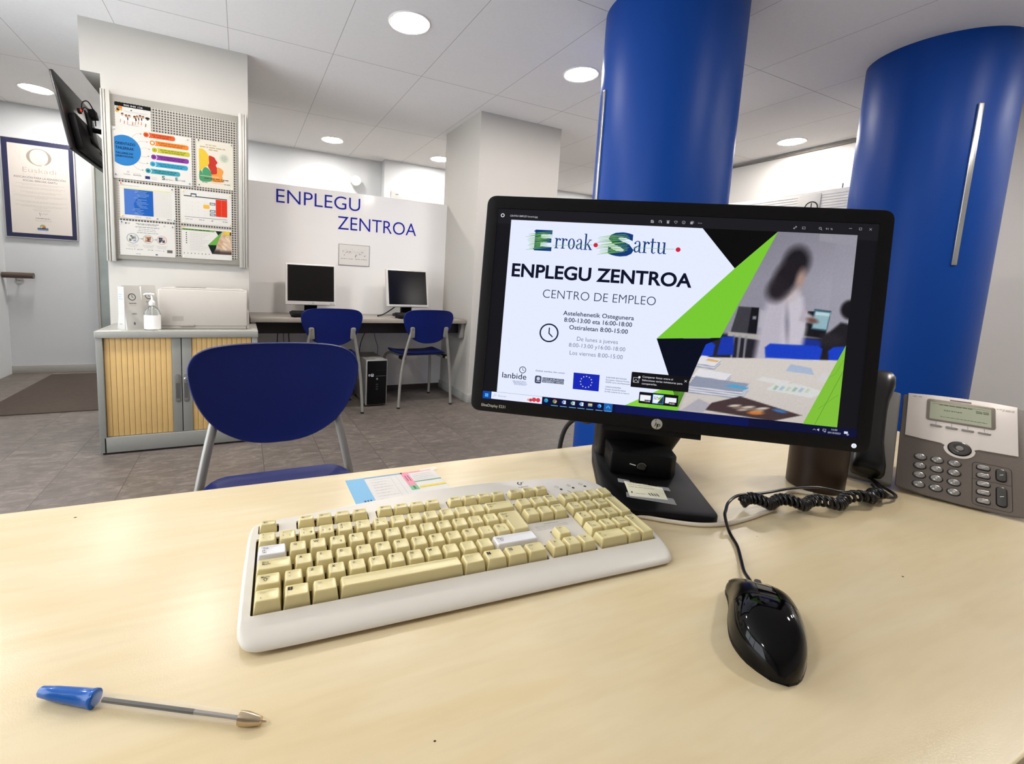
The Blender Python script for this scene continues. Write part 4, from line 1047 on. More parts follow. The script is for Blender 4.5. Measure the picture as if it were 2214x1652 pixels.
# ------------------------------------------------------------------ blue chairs
SHELL = mat('blue_chair_plastic', '081858', rough=0.42, var=0.06, scale=400, bump=0.12, spec=0.28)
TUBE = mat('chair_silver_paint', '96928b', rough=0.38, metal=0.4, var=0.03)
def make_chair(label, group, M_):
    t = thing('blue_chair', label, 'chair', (0, 0, 0), 0, group)
    t.matrix_basis = M_
    # backrest: wide at the top, rounded like a bowl below; sits from z .535 to .812
    half = [(0, 0.277), (0.10, 0.275), (0.165, 0.268), (0.203, 0.250), (0.219, 0.220), (0.218, 0.185), (0.206, 0.138), (0.184, 0.092), (0.150, 0.050), (0.100, 0.018), (0.050, 0.003), (0, 0)]
    out = half + [(-x, y) for x, y in half[-2:0:-1]]
    O = [(q.x, q.y) for q in spline([Vector(q) for q in out], 4, True)]
    def surf(x, y, o):
        lean = -0.015 - 0.04 * (y / 0.277)              # leans back upward
        curve = 0.62 * x * x - 0.012 * math.cos(PI * (y / 0.277 - 0.5)) * 0
        return (x, lean + curve + o, 0.535 + y)
    cx, cy = 0, 0.15; R = []
    for s, o in ((0.02, 0.0045), (0.35, 0.0045), (0.65, 0.0045), (0.86, 0.0048), (0.95, 0.006), (0.985, 0.0075), (1.0, 0.004), (1.0, -0.003), (0.985, -0.0065), (0.95, -0.006), (0.86, -0.0045), (0.65, -0.0045), (0.35, -0.0045), (0.02, -0.0045)):
        R.append([surf(cx + (x - cx) * s, cy + (y - cy) * s, o) for x, y in O])
    m = MB(); m.loft(R, SHELL); obj('backrest', m, t, angle=60)
    # seat shell
    S = fillet([(-0.185, 0.0), (0.185, 0.0), (0.225, 0.25), (0.205, 0.435), (-0.205, 0.435), (-0.225, 0.25)], 0.075, 6)
    def st(x, y, o):
        z = 0.432 + 0.020 * (x / 0.22) ** 2 - 0.010 * math.sin(PI * min(1, max(0, y / 0.40))) - 0.035 * max(0, (y - 0.36) / 0.075) ** 2 + 0.02 * max(0, (0.06 - y) / 0.06) ** 2
        return (x, y, z + o)
    R = []
    for s, o in ((0.02, 0.005), (0.4, 0.005), (0.7, 0.005), (0.9, 0.005), (0.985, 0.004), (1.0, 0.0), (0.985, -0.005), (0.9, -0.006), (0.5, -0.006), (0.02, -0.006)):
        R.append([st(x * s, 0.215 + (y - 0.215) * s, o) for x, y in S])
    m = MB(); m.loft(R, SHELL); obj('seat', m, t, angle=60)
    for sx in (-1, 1):
        m = MB()
        m.tube([(sx * 0.150, -0.036, 0.665), (sx * 0.157, -0.026, 0.62), (sx * 0.183, -0.008, 0.50), (sx * 0.205, 0.004, 0.38), (sx * 0.224, 0.008, 0.22), (sx * 0.236, 0.0, 0.012)], 0.0118, TUBE, 14, True, None, 6)
        lg = obj('rear_leg', m, t)
        m = MB(); m.lathe([(0.0125, 0.0), (0.0125, 0.014)], RUBBER, 14, T(sx * 0.236, 0, 0)); obj('rubber_foot', m, lg)
        m = MB()      # bracket that holds the backrest
        M2 = fr((sx * 0.160, -0.047, 0.628), (sx * 1, 0, 0), (0, -0.30, 0.954), (0, -0.954, -0.30))
        M2 = fr((sx * 0.150, -0.026, 0.628), (1, 0.0, 0), (0, -0.14, 0.99), (0, -0.99, -0.14))
        m.prism(fillet([(-0.016 - 0.006 * sx, -0.045), (0.016 - 0.010 * sx, -0.045), (0.020, 0.045), (-0.020, 0.045)], 0.016, 5), 0.0, 0.012, TUBE, 0.004, M2)
        m.lathe([(0.006, 0.012), (0.006, 0.0145), (0.003, 0.0155)], STEEL, 10, M2 @ T(0, 0.026, 0))
        obj('bracket', m, t)
        m = MB()
        m.tube([(sx * 0.203, 0.004, 0.400), (sx * 0.19, 0.04, 0.405), (sx * 0.17, 0.10, 0.412), (sx * 0.168, 0.30, 0.410), (sx * 0.19, 0.385, 0.405), (sx * 0.215, 0.425, 0.375), (sx * 0.222, 0.43, 0.30), (sx * 0.222, 0.428, 0.15), (sx * 0.218, 0.425, 0.012)], 0.0118, TUBE, 14, True, None, 6)
        lg = obj('front_leg', m, t)
        m = MB(); m.lathe([(0.0125, 0.0), (0.0125, 0.014)], RUBBER, 14, T(sx * 0.218, 0.425, 0)); obj('rubber_foot', m, lg)
        m = MB(); m.box((sx * 0.19 - 0.02, 0.03, 0.398), (sx * 0.19 + 0.02, 0.10, 0.425), BLACKP, 0.004); obj('seat_support', m, t)
    m = MB(); m.tube([(-0.17, 0.2, 0.410), (0.17, 0.2, 0.410)], 0.010, TUBE, 12); obj('cross_bar', m, t)
    return t
G = 'blue plastic chairs with silver tube legs'
ch = make_chair('blue plastic chair facing the near desk, right across from the cream keyboard', G, T(0.094, 1.375, 0) @ RZ(180.5) @ Matrix.Scale(1.03, 4))
dup(ch, T(0.600, 3.462, 0) @ RZ(-1.5), 'blue plastic chair at the far worktop, left of the computer tower', G)
dup(ch, T(1.378, 3.517, 0) @ RZ(2.5), 'blue plastic chair at the far worktop, right of the computer tower', G)

# ------------------------------------------------------------------ the near desk
def maple():
    m = D.materials.new('maple_laminate'); m.use_nodes = True; nt = m.node_tree; L = nt.links.new
    b = nt.nodes['Principled BSDF']; tc = nt.nodes.new('ShaderNodeTexCoord')
    mp = nt.nodes.new('ShaderNodeMapping'); mp.inputs['Scale'].default_value = (1.2, 7.0, 1); mp.inputs['Rotation'].default_value = (0, 0, math.radians(-14)); L(tc.outputs['Object'], mp.inputs[0])
    n1 = nt.nodes.new('ShaderNodeTexNoise'); n1.inputs['Scale'].default_value = 3.2; n1.inputs['Detail'].default_value = 7; n1.inputs['Distortion'].default_value = 1.4; L(mp.outputs[0], n1.inputs['Vector'])
    mp2 = nt.nodes.new('ShaderNodeMapping'); mp2.inputs['Scale'].default_value = (14, 120, 1); mp2.inputs['Rotation'].default_value = (0, 0, math.radians(-10)); L(tc.outputs['Object'], mp2.inputs[0])
    n2 = nt.nodes.new('ShaderNodeTexNoise'); n2.inputs['Scale'].default_value = 1.0; n2.inputs['Detail'].default_value = 4; L(mp2.outputs[0], n2.inputs['Vector'])
    cr = nt.nodes.new('ShaderNodeValToRGB'); e = cr.color_ramp.elements
    e[0].position = 0.3; e[0].color = (*lin('dcc89e'), 1); e[1].position = 0.7; e[1].color = (*lin('e2d2ae'), 1)
    L(n1.outputs['Fac'], cr.inputs[0])
    mx = nt.nodes.new('ShaderNodeMix'); mx.data_type = 'RGBA'; mx.blend_type = 'MULTIPLY'
    r2 = nt.nodes.new('ShaderNodeValToRGB'); k = r2.color_ramp.elements; k[0].position = 0.35; k[0].color = (0.90, 0.88, 0.84, 1); k[1].position = 0.55; k[1].color = (1, 1, 1, 1)
    L(n2.outputs['Fac'], r2.inputs[0]); mx.inputs[0].default_value = 0.3; L(cr.outputs[0], mx.inputs[6]); L(r2.outputs[0], mx.inputs[7])
    L(mx.outputs[2], b.inputs['Base Color'])
    b.inputs['Roughness'].default_value = 0.29; b.inputs['Specular IOR Level'].default_value = 0.32
    n3 = nt.nodes.new('ShaderNodeTexNoise'); n3.inputs['Scale'].default_value = 900; n3.inputs['Detail'].default_value = 1; L(tc.outputs['Object'], n3.inputs['Vector'])
    bp = nt.nodes.new('ShaderNodeBump'); bp.inputs['Strength'].default_value = 0.06; bp.inputs['Distance'].default_value = 0.001; L(n3.outputs['Fac'], bp.inputs['Height']); L(bp.outputs[0], b.inputs['Normal'])
    return m
MAPLE = maple()
desk = thing('desk', 'pale maple desk in the foreground under the keyboard and monitor', 'desk', (0.40, 0.38, 0), -2.02)
inv = desk.matrix_basis.inverted()
def dk(x, y):                       # desk frame: front edge y=-.295, back edge y=.295
    return (x, y)
m = MB(); m.prism(fillet(rect(-1.15, -0.297, 1.0, 0.296), 0.004, 3), DESK - 0.025, DESK, MAPLE, 0.0015)
for sx_, sy_, sr_ in ((0.6559, 0.2146, 0.0014), (-0.1809, 0.6601, 0.0016), (0.1115, 0.2438, 0.0009), (0.5827, 0.3292, 0.0007)):
    q_ = inv @ Vector((sx_, sy_, 0)); m.flat(circ(q_.x, q_.y, sr_, 10, sr_ * 0.7), ink('4a3018'), DESK + 0.0002)
obj('worktop', m, desk)
m = MB(); m.box((-1.05, 0.20, 0.30), (0.9, 0.22, DESK - 0.025), mat('desk_panel_grey', '9a9892', rough=0.5)); obj('modesty_panel', m, desk)
for x in (-1.05, 0.86):
    m = MB(); m.box((x, -0.26, 0.03), (x + 0.05, 0.26, DESK - 0.025), GREYM, 0.004); m.box((x - 0.01, -0.28, 0), (x + 0.06, 0.28, 0.03), GREYM, 0.006); obj('leg', m, desk)

# ------------------------------------------------------------------ colour-coded sheet taped to the desk
t = thing('colour_coded_sheet', 'sheet with blue, pink, green and yellow blocks taped to the near desk', 'paper', (0.205, 0.62, DESK))
Q = [(0.1345, 0.5885), (0.2725, 0.5885), (0.2735, 0.653), (0.136, 0.658)]
m = MB(); F = fr((0.1345, 0.5555, DESK), (1, 0, 0), (0.012, 1, 0), (0, 0, 1))
m.prism(rect(0, 0, 0.139, 0.102), 0.0002, 0.0005, DESKPAP, M=F); z = 0.0007
m.flat(rect(0, 0, 0.027, 0.102), ink('8fc3e6'), z, F); m.flat(rect(0.027, 0.098, 0.087, 0.102), ink('8fb4d2'), z, F)
m.flat(rect(0.084, 0.054, 0.096, 0.102), ink('f0a3b4'), z, F); m.flat(rect(0.084, 0.040, 0.096, 0.054), ink('8cc59a'), z, F)
m.flat(rect(0.096, 0.098, 0.135, 0.102), ink('f0a3b4'), z, F); m.flat(rect(0.096, 0.064, 0.139, 0.067), ink('7fb08c'), z, F); m.flat(rect(0.098, 0.044, 0.139, 0.049), ink('f2dc3c'), z, F)
LGR = ink('d3cec8')
for k in range(9): m.greek(0.034, 0.09 - k * 0.009, 0.03 - (k % 3) * 0.005, 0.0012, LGR, z, k, F)
for x in (0.066, 0.075): m.line([(x, 0.01), (x, 0.097)], 0.0005, LGR, z, F)
for k in range(4): m.greek(0.1, 0.09 - k * 0.006, 0.032, 0.001, LGR, z, k + 4, F)
for k in range(3): m.flat(rect(0.012 + 0.004 * k, 0.012, 0.0145 + 0.004 * k, 0.030), ink('4a6a9a'), z * 1.2, F)
for k in range(2): m.flat(rect(0.0875 + 0.004 * k, 0.07, 0.089 + 0.004 * k, 0.09), ink('a86a7a'), z * 1.2, F)
m.flat(rect(0.0885, 0.042, 0.0915, 0.052), ink('4f8a60'), z * 1.2, F)
obj('paper', m, t, True)
m = MB(); TAPE = mat('clear_tape', 'ffffff', rough=0.12, var=0, alpha=0.28, spec=0.6)
m.flat([(0.118, 0.094), (0.148, 0.097), (0.146, 0.108), (0.116, 0.105)], TAPE, 0.0011, F); obj('tape', m, t, True)

# ------------------------------------------------------------------ cream keyboard
KO = Vector((0.00515, 0.38814, CAMZ - 0.28105))
KF = fr(KO, (0.9970, -0.0779, -0.0028), (0.0775, 0.9866, 0.1436), (-0.0084, -0.1434, 0.9896)) @ Matrix.Scale(0.001, 4)
U = 19.05
CASE = mat('keyboard_case_white', 'e0dacf', rough=0.38, var=0.015, scale=60, spec=0.5)
KEYC = mat('yellowed_key', 'e0d29c', rough=0.33, var=0.03, scale=60, spec=0.5)
KEYW = mat('white_key', 'e9e7e8', rough=0.33, var=0.01, spec=0.5)
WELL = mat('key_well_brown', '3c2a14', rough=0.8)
kb = thing('computer_keyboard', 'yellowed cream corded keyboard with two white keys on the desk', 'keyboard', (0.21, 0.43, DESK), -4.47)
outl = [(14, -30.6), (60, -31), (180, -31), (300, -31), (405, -31), (424, -29), (433, -20), (437, 0), (437.5, 30), (437.5, 62), (437, 95), (432, 117), (416, 131), (385, 139.5), (345, 145), (300, 148.5), (250, 149.5), (200, 147.5), (140, 142), (90, 135.5), (40, 129), (8, 125.5), (-6, 118.5), (-9.5, 104), (-10.5, 75), (-11, 45), (-11, 10), (-10.6, -8), (-9, -17), (-5, -24.5), (2, -29)]
OUT_ = [(q.x, q.y) for q in spline([Vector(q) for q in outl], 5, True)]
def holes():
    h = [rect(0 - 1.2, -1.0, 15 * U + 0.6, 95.8), rect(0.0, 103.4, 20.0, 117.2), rect(37.5, 103.4, 114.5, 117.6), rect(123.3, 103.4, 199.5, 117.6), rect(209.0, 103.4, 285.6, 117.6),
         rect(15.25 * U, 103.4, 18.25 * U + 0.6, 117.6), rect(15.25 * U - 0.5, 3 * U - 0.8, 18.25 * U + 0.8, 95.8),
         [(15.25 * U - 0.5, -0.8), (18.25 * U + 0.8, -0.8), (18.25 * U + 0.8, U + 0.4), (17.25 * U + 0.6, U + 0.4), (17.25 * U + 0.6, 2 * U + 0.4), (16.25 * U - 0.4, 2 * U + 0.4), (16.25 * U - 0.4, U + 0.4), (15.25 * U - 0.5, U + 0.4)],
         rect(18.5 * U - 0.5, -0.8, 22.5 * U + 0.8, 95.8)]
    return h
# top deck with openings: filled 2D curve
cu = D.curves.new('deck', 'CURVE'); cu.dimensions = '2D'; cu.fill_mode = 'BOTH'; cu.extrude = 1.2
deck_out = [(x, max(y, -3.6)) for x, y in inset(OUT_, 3.6)]
for poly in [deck_out] + [fillet(h_, 1.6, 3) for h_ in holes()]:
    s_ = cu.splines.new('POLY'); s_.points.add(len(poly) - 1); s_.use_cyclic_u = True
    for p_, (x, y) in zip(s_.points, poly): p_.co = (x, y, 0, 1)
co = D.objects.new('deck', cu); me_ = co.to_mesh()
m = MB(); m.add([tuple(v.co) for v in me_.vertices], [tuple(p.vertices) for p in me_.polygons], CASE, KF @ T(0, 0, -1.2))
co.to_mesh_clear(); D.objects.remove(co); D.curves.remove(cu)
def desk_z(x, y):      # local height of the desk plane (mm) under a point of the key plane
    return -((KO.z - DESK) * 1000 + 0.1436 * y - 0.0028 * x) / 0.9896
R = []
for i in range(9):
    f = i / 8; a_ = f * PI / 2
    R.append([(dx + (ox_ - dx) * math.sin(a_), dy + (oy_ - dy) * math.sin(a_), -7.0 * (1 - math.cos(a_))) for (dx, dy), (ox_, oy_) in zip(deck_out, OUT_)])
for ins, dz in ((0.8, -8.0), (5.0, -8.5), (12.0, -8.8)):
    R.append([(x, y, max(dz, desk_z(x, y) + 1.2)) for x, y in inset(OUT_, ins)])
R.append([(x, y, desk_z(x, y) + 4.0 if y > 0 else max(-8.8, desk_z(x, y) + 1.2)) for x, y in inset(OUT_, 16)])
m.loft(R, CASE, False, True, M=KF)
obj('case', m, kb, True, angle=50)
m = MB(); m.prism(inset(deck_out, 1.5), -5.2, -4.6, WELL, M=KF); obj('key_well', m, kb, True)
for (x, y) in ((20, -20), (400, -20), (20, 110), (400, 105)):
    m = MB(); b = desk_z(x, y)
    m.prism(fillet(rect(x - 9, y - 4, x + 9, y + 4), 2, 2), b, -9 if y > 0 else b + 3, CASE if y > 0 else RUBBER, M=KF); obj('foot', m, kb, True)
INK = ink('4f4a3d'); INKD = ink('2a2822')
def key(name, poly, legends=(), mt=KEYC, top=8.5, ins=(2.6, 2.6), back=1.0, tilt=0.0):
    """poly in mm, legends: (text, dx, dy, cap height, ink)"""
    m = MB(); R = []
    xs = [p[0] for p in poly]; ys = [p[1] for p in poly]; yc = (min(ys) + max(ys)) / 2; xc = (min(xs) + max(xs)) / 2; hw = (max(xs) - min(xs)) / 2
    base = inset(poly, 0.55)
    def zt(x, y): return top + tilt * (y - yc) + 0.0
    for d, z, r in ((0.0, -4.5, 0.9), (0.7, 1.0, 1.1), (1.7, top - 1.2, 1.8)):
        R.append([(x, y + back * (z + 4.5) / (top + 4.5), z + (tilt * (y - yc) if z > 2 else 0)) for x, y in fillet(inset(base, d), r, 4)])
    for d, o, r in ((2.0, -0.35, 2.0), (2.5, 0.0, 2.2), (3.4, -0.05, 2.0), (4.6, -0.35, 2.0)):
        R.append([(x, y + back, zt(x, y) + o + (0.35 * min(1, abs(x - xc) / max(1, hw - 2.6)) ** 2 if d < 4 else 0)) for x, y in fillet(inset(base, d), r, 4)])
    m.loft(R, mt, True, True, M=KF)
    x0 = min(xs) + 5.0; y1 = max(ys) - 4.6 + back
    for (s, dx, dy, h_, ik) in legends:
        h_ = h_ * 1.18
        m.text(s, x0 + dx, y1 - h_ - dy, None, h_, ik or INK, top + 0.02, M=KF @ fr((0, 0, -tilt * (yc + back)), (1, 0, 0), (0, 1, tilt), (0, 0, 1)), res=1, off=0.006)
    return obj(name, m, kb, True, angle=50)
def K(x, y, w, leg, name='key', h=1.0, y0=None, mt=KEYC, **kw):
    yb = (y * U if y0 is None else y0)
    return key(name, rect(x * U, yb, (x + w) * U, yb + h * U), leg, mt, **kw)
def one(s): return [(s, 0.3, 0.2, 2.5, None)]
def two(a, b, c=None):
    q = [(a, 0.3, 0.2, 2.0, None), (b, 0.3, 4.6, 2.0, None)]
    if c: q.append((c, 6.5, 4.6, 2.0, None))
    return q
SM = lambda s: [(s, 0.3, 0.2, 1.6, None)]
FT = dict(top=7.0, tilt=0.02)
for x, s in [(0, 'Esc')] + [(2 + i, 'F%d' % (i + 1)) for i in range(4)] + [(6.5 + i, 'F%d' % (i + 5)) for i in range(4)] + [(11 + i, 'F%d' % (i + 9)) for i in range(4)]:
    K(x, 0, 1, SM(s), y0=104.0, h=13.2 / U, **FT)
for x, s in ((15.25, ('Impr', 'Pet Sis')), (16.25, ('Bloq', 'Despl')), (17.25, ('Pausa', 'Inter'))):
    K(x, 0, 1, [(s[0], 0, 0, 1.4, None), (s[1], 0, 2.6, 1.4, None)], y0=104.0, h=13.2 / U, **FT)
RT = {4: dict(top=8.2, tilt=-0.02), 3: dict(top=7.8, tilt=-0.05), 2: dict(top=7.6, tilt=-0.06), 1: dict(top=7.8, tilt=-0.08), 0: dict(top=8.4, tilt=-0.10)}
num = [('ª', 'º', '\\'), ('!', '1', '|'), ('"', '2', '@'), ('·', '3', '#'), ('$', '4', None), ('%', '5', None), ('&', '6', '¬'), ('/', '7', None), ('(', '8', None), (')', '9', None), ('=', '0', None), ('?', "'", None), ('¿', '¡', None)]
for i, q in enumerate(num): K(i, 4, 1, two(*q), **RT[4])
K(13, 4, 2, [('Retroceso', 0, 0, 1.6, None), ('←', 1.5, 4.0, 2.4, None)], 'backspace_key', **RT[4])
K(0, 3, 1.5, [('Tab', 1.2, 0.4, 1.9, ink('8a8a92')), ('|←', 0.8, 3.7, 1.9, ink('4a4a4a')), ('→|', 0.8, 6.6, 1.9, ink('4a4a4a'))], 'tab_key', mt=KEYW, **RT[3])['label'] = 'white tab key'
for i, c in enumerate('QWERTYUIOP'): K(1.5 + i, 3, 1, one(c) + ([('€', 6.5, 5.5, 2.0, None)] if c == 'E' else []), **RT[3])
K(11.5, 3, 1, two('^', '`', '['), **RT[3]); K(12.5, 3, 1, two('*', '+', ']'), **RT[3])
key('enter_key', [(13.75 * U, 2 * U), (15 * U, 2 * U), (15 * U, 4 * U), (13.5 * U, 4 * U), (13.5 * U, 3 * U), (13.75 * U, 3 * U)], [('Entrar', 0.5, 0.6, 1.6, None), ('←', 3.5, 4.4, 2.6, None)], KEYC, top=7.6, tilt=-0.03)
K(0, 2, 1.75, [('Bloq', 1.2, 0.6, 1.7, None), ('Mayús', 1.2, 3.2, 1.7, None)], 'caps_lock_key', **RT[2])
for i, c in enumerate('ASDFGHJKLÑ'): K(1.75 + i, 2, 1, one(c) + ([('_', 5.0, 6.5, 1.8, None)] if c in 'FJ' else []), **RT[2])
K(11.75, 2, 1, two('¨', '´', '{'), **RT[2]); K(12.75, 2, 1, one('Ç') + [('}', 6.5, 4.6, 2.0, None)], **RT[2])
K(0, 1, 1.25, [('Mayús', 1.0, 0.6, 1.7, None), ('⇧', 2.2, 3.2, 3.2, None)], 'shift_key', **RT[1])
K(1.25, 1, 1, two('>', '<'), **RT[1])
for i, c in enumerate('ZXCVBNM'): K(2.25 + i, 1, 1, one(c), **RT[1])
for i, q in enumerate(((';', ','), (':', '.'), ('_', '-'))): K(9.25 + i, 1, 1, two(*q), **RT[1])
K(12.25, 1, 2.75, [('Mayús', 1.0, 0.6, 1.7, ink('9a98a0')), ('⇧', 2.5, 3.2, 3.2, ink('9a98a0'))], 'shift_key', mt=KEYW, **RT[1])['label'] = 'white shift key'
WIN = [('⊞', 0.6, 0.4, 3.4, INKD)]
K(0, 0, 1.25, [('Ctrl', 0.8, 0.2, 1.7, ink('b9b394')), ('•', 1.2, 6.4, 2.2, INKD)], **RT[0])
def winkey(x):
    o = K(x, 0, 1.25, [], **RT[0])
    m = MB()
    for a in (0, 1):
        for b in (0, 1):
            cx_, cy_ = x * U + 5.2 + a * 2.2, U - 4.9 - b * 2.0
            m.flat([(cx_ - 0.9, cy_ - 0.8), (cx_ + 0.9, cy_ - 0.6), (cx_ + 1.1, cy_ + 0.9), (cx_ - 0.7, cy_ + 0.7)], INKD, 8.4 - 0.10 * (cy_ - 1.0 - U / 2) + 0.12, KF)
    obj('key_mark', m, o, True)
winkey(1.25)
K(2.5, 0, 1.25, [('Alt', 0.8, 0.2, 1.6, ink('b9b394'))], **RT[0])
K(3.75, 0, 6.25, [], 'space_bar', top=8.0, tilt=-0.16)
K(10, 0, 1.25, [('Alt Gr', 0.8, 0.2, 1.6, ink('b9b394'))], **RT[0])
winkey(11.25)
K(12.5, 0, 1.25, [('▤', 0.8, 0.3, 3.0, INKD)], **RT[0])
K(13.75, 0, 1.25, [('Ctrl', 0.8, 0.2, 1.7, None), ('•', 1.2, 6.4, 2.2, INKD)], **RT[0])
for i, s in enumerate((('Ins', 'Inicio', 'Re Pág'), ('Supr', 'Fin', 'Av Pág'))):
    for j, q in enumerate(s): K(15.25 + j, 4 - i, 1, [(q, 0.2, 0.2, 1.6, None)], **RT[4 - i])
K(16.25, 1, 1, [('↑', 2.5, 0.6, 2.6, None)], **RT[1])
for j, q in enumerate('←↓→'): K(15.25 + j, 0, 1, [(q, 2.2, 0.6, 2.6, None)], **RT[0])
for j, q in enumerate((('Bloq', 'Num'), ('/', ''), ('*', ''), ('-', ''))): K(18.5 + j, 4, 1, [(q[0], 0.3, 0.2, 1.7 if q[1] else 2.4, None)] + ([(q[1], 0.3, 2.8, 1.7, None)] if q[1] else []), **RT[4])
for r, s in ((3, (('7', 'Inicio'), ('8', '↑'), ('9', 'Re Pág'))), (2, (('4', '←'), ('5', ''), ('6', '→'))), (1, (('1', 'Fin'), ('2', '↓'), ('3', 'Av Pág')))):
    for j, q in enumerate(s): K(18.5 + j, r, 1, [(q[0], 0.3, 0.2, 2.3, None)] + ([(q[1], 3.2, 5.6, 1.5 if len(q[1]) > 1 else 2.0, None)] if q[1] else []), **RT[r])
K(21.5, 2, 1, [('+', 0.4, 0.4, 2.4, None)], h=2.0, top=7.8, tilt=-0.03)
K(21.5, 0, 1, [('Intro', 0.2, 0.2, 1.6, None), ('↵', 2.0, 3.5, 2.4, None)], h=2.0, top=8.0, tilt=-0.03)
K(18.5, 0, 2, [('0', 0.6, 0.3, 2.3, None), ('Ins', 3.6, 5.4, 1.5, None)], **RT[0]); K(20.5, 0, 1, [('.', 0.6, 0.3, 2.3, None), ('Supr', 3.0, 5.4, 1.5, None)], **RT[0])
# marks printed on the case
m = MB(); z = 0.12
m.ring(321.0, 136.0, 3.0, 1.5, INKD, z, 24, KF, 95, 300); m.flat(circ(323.4, 136.6, 1.5, 14), INKD, z, KF); m.ring(326.5, 137.4, 1.6, 0.6, INKD, z, 14, KF, 20, 150)
m.text('logitech', 322.5, 127.0, 14.5, 2.5, INKD, z, align='C', M=KF)
for i, (x, s) in enumerate(((371.0, '1'), (390.0, 'A'), (408.9, '⇩'))):
    m.ring(x - 3.2, 118.5, 2.5, 0.35, INK, z, 22, KF); m.text(s, x - 3.2, 117.3, None, 2.2, INK, z, align='C', M=KF)
m.line([(378, 108), (381, 102)], 0.8, INKD, z, KF)
m.text('¡ADVERTENCIA!', 319, 51.5, 20, 1.4, ink('8a8d94'), z, align='C', M=KF)
for k, (a, s) in enumerate(((296, 'Algunos expertos opinan que el uso de cualquier'), (296, 'teclado puede causar lesiones graves. Consulte'), (296, 'la parte inferior de la base.'))):
    m.text(s, a, 48.2 - k * 2.6, 43 if k < 2 else 27, 1.3, ink('7a7d84'), z, M=KF, res=1)
obj('printing', m, kb, True)
m = MB()
for x in (371.0, 390.0, 408.9): m.lathe([(1.9, -0.3), (1.9, 0.25), (1.4, 0.5)], mat('led_dark', '3f3c22', rough=0.3), 18, KF @ T(x, 112.4, 0))
obj('indicator_light', m, kb, True)

# ------------------------------------------------------------------ switched-on monitor
MO = Vector((0.54924, 0.46797, CAMZ - 0.03266))
MX, MY, MZ = Vector((0.8202, -0.5718, -0.0199)), Vector((0.5679, 0.8178, -0.0928)), Vector((0.0693, 0.0648, 0.9955))
MF = fr(MO, MX, MZ, -MY) @ Matrix.Scale(0.001, 4)          # sheet in mm, +z towards the viewer
MYAW = -34.88
BASEF = T(0.549, 0.468, DESK) @ RZ(MYAW)
BEZ = mat('monitor_bezel', '090708', rough=0.55, var=0.2, scale=300, spec=0.25)
mon = thing('computer_monitor', 'large black widescreen monitor switched on, showing opening hours, on the near desk', 'monitor', (0.549, 0.468, DESK), MYAW)
o4 = fillet(rect(-272.3, -163.5, 272.3, 163.5), 15, 6)
i4 = fillet(rect(-255.5, -144.5, 255.5, 144.5), 1.2, 6)
m = MB()
R = [[(x, y, -24) for x, y in inset(o4, 4)], [(x, y, -20) for x, y in o4], [(x, y, -2.5) for x, y in o4], [(x, y, -0.7) for x, y in inset(o4, 0.6)], [(x, y, 0) for x, y in inset(o4, 2.2)], [(x, y, 0) for x, y in i4], [(x, y, -2.6) for x, y in inset(i4, 0.3)]]
m.loft(R, BEZ, True, False, M=MF)
R = [[(x, y, -22) for x, y in fillet(rect(-255, -150, 255, 150), 20, 5)], [(x, y, -38) for x, y in fillet(rect(-215, -120, 215, 125), 30, 5)], [(x, y, -52) for x, y in fillet(rect(-130, -90, 130, 90), 30, 5)]]
m.loft(R, BEZ, M=MF)
hs = obj('housing', m, mon, True)
m = MB(); m.prism(rect(-75, -172, 62, -160), -22, -6, BEZ, 1.5, MF); obj('lower_lip', m, hs, True)
PALE = ink('c9c6bd')
m = MB(); m.text('EliteDisplay E231', -255.6, -155.6, 36.2, 4.0, PALE, 0.15, M=MF, off=0.004); obj('lettering', m, hs, True, 'pale lettering on the lower left bezel')
m = MB(); m.prism(circ(-1.2, -154.3, 7.6, 40), 0, 0.5, mat('badge_silver', 'b9b5ac', rough=0.35, metal=0.4), 0.15, MF)
m.text('h', -4.4, -157.6, 3.6, 5.6, ink('14120f'), 0.62, M=MF, sl=0.28, off=0.012); m.text('p', -1.0, -157.6, 3.9, 5.6, ink('14120f'), 0.62, M=MF, sl=0.28, off=0.012)
m.line([(-2.4, -147.0), (-3.4, -150.5)], 0.8, ink('14120f'), 0.62, MF); m.line([(-0.6, -157.5), (-1.6, -161.4)], 0.8, ink('14120f'), 0.62, MF)
obj('badge', m, hs, True, 'round silver badge')
m = MB(); m.lathe([(3.1, 0.0), (3.1, 0.3), (2.4, 0.5)], glow('e6ebff', 1.0), 20, MF @ T(252.2, -154.6, 0)); m.ring(252.2, -154.8, 1.3, 0.4, ink('5a5a66'), 0.55, 16, MF); obj('power_light', m, hs, True)

# --- the picture on the screen (all one part: nothing here but lit colours)
m = MB(); L = [0.0]
def z(k): return -2.2 + 0.06 * k
SB = lambda pts, c, k, s=0.85: m.flat(pts, glow(c, s), z(k), MF)
SB(rect(-255.3, -144.3, 255.3, 144.3), '141318', 0)
SB([(-255.3, 122), (255.3, 122), (255.3, 144.3), (-255.3, 144.3)], '1c1b20', 1)
SB([(-234.3, 128.4), (35.4, 128.4), (82.3, 74.7), (-11.9, -31.9), (9.1, -83.1), (2.7, -102.5), (-10, -110), (-44.4, -132.3), (-234.2, -132.3)], 'e4ebff', 4)
SB([(35.4, 128.4), (132.7, 128.4), (82.3, 74.7)], '070708', 4)
SB([(132.7, 128.4), (82.3, 74.7), (-11.9, -31.9), (72.6, -23.5)], '78c832', 7)
SB([(-11.9, -31.9), (72.6, -24.5), (54.3, -34.5), (25.5, -128), (9.1, -83.1)], '050a1c', 6)
SB([(-47, -132.3), (2.7, -102.5), (33.0, -102.3), (25.2, -132.3)], '78c832', 6)
SB([(-47, -132.3), (2.7, -102.5), (-2, -118), (-18, -132.3)], '86d040', 6.4)
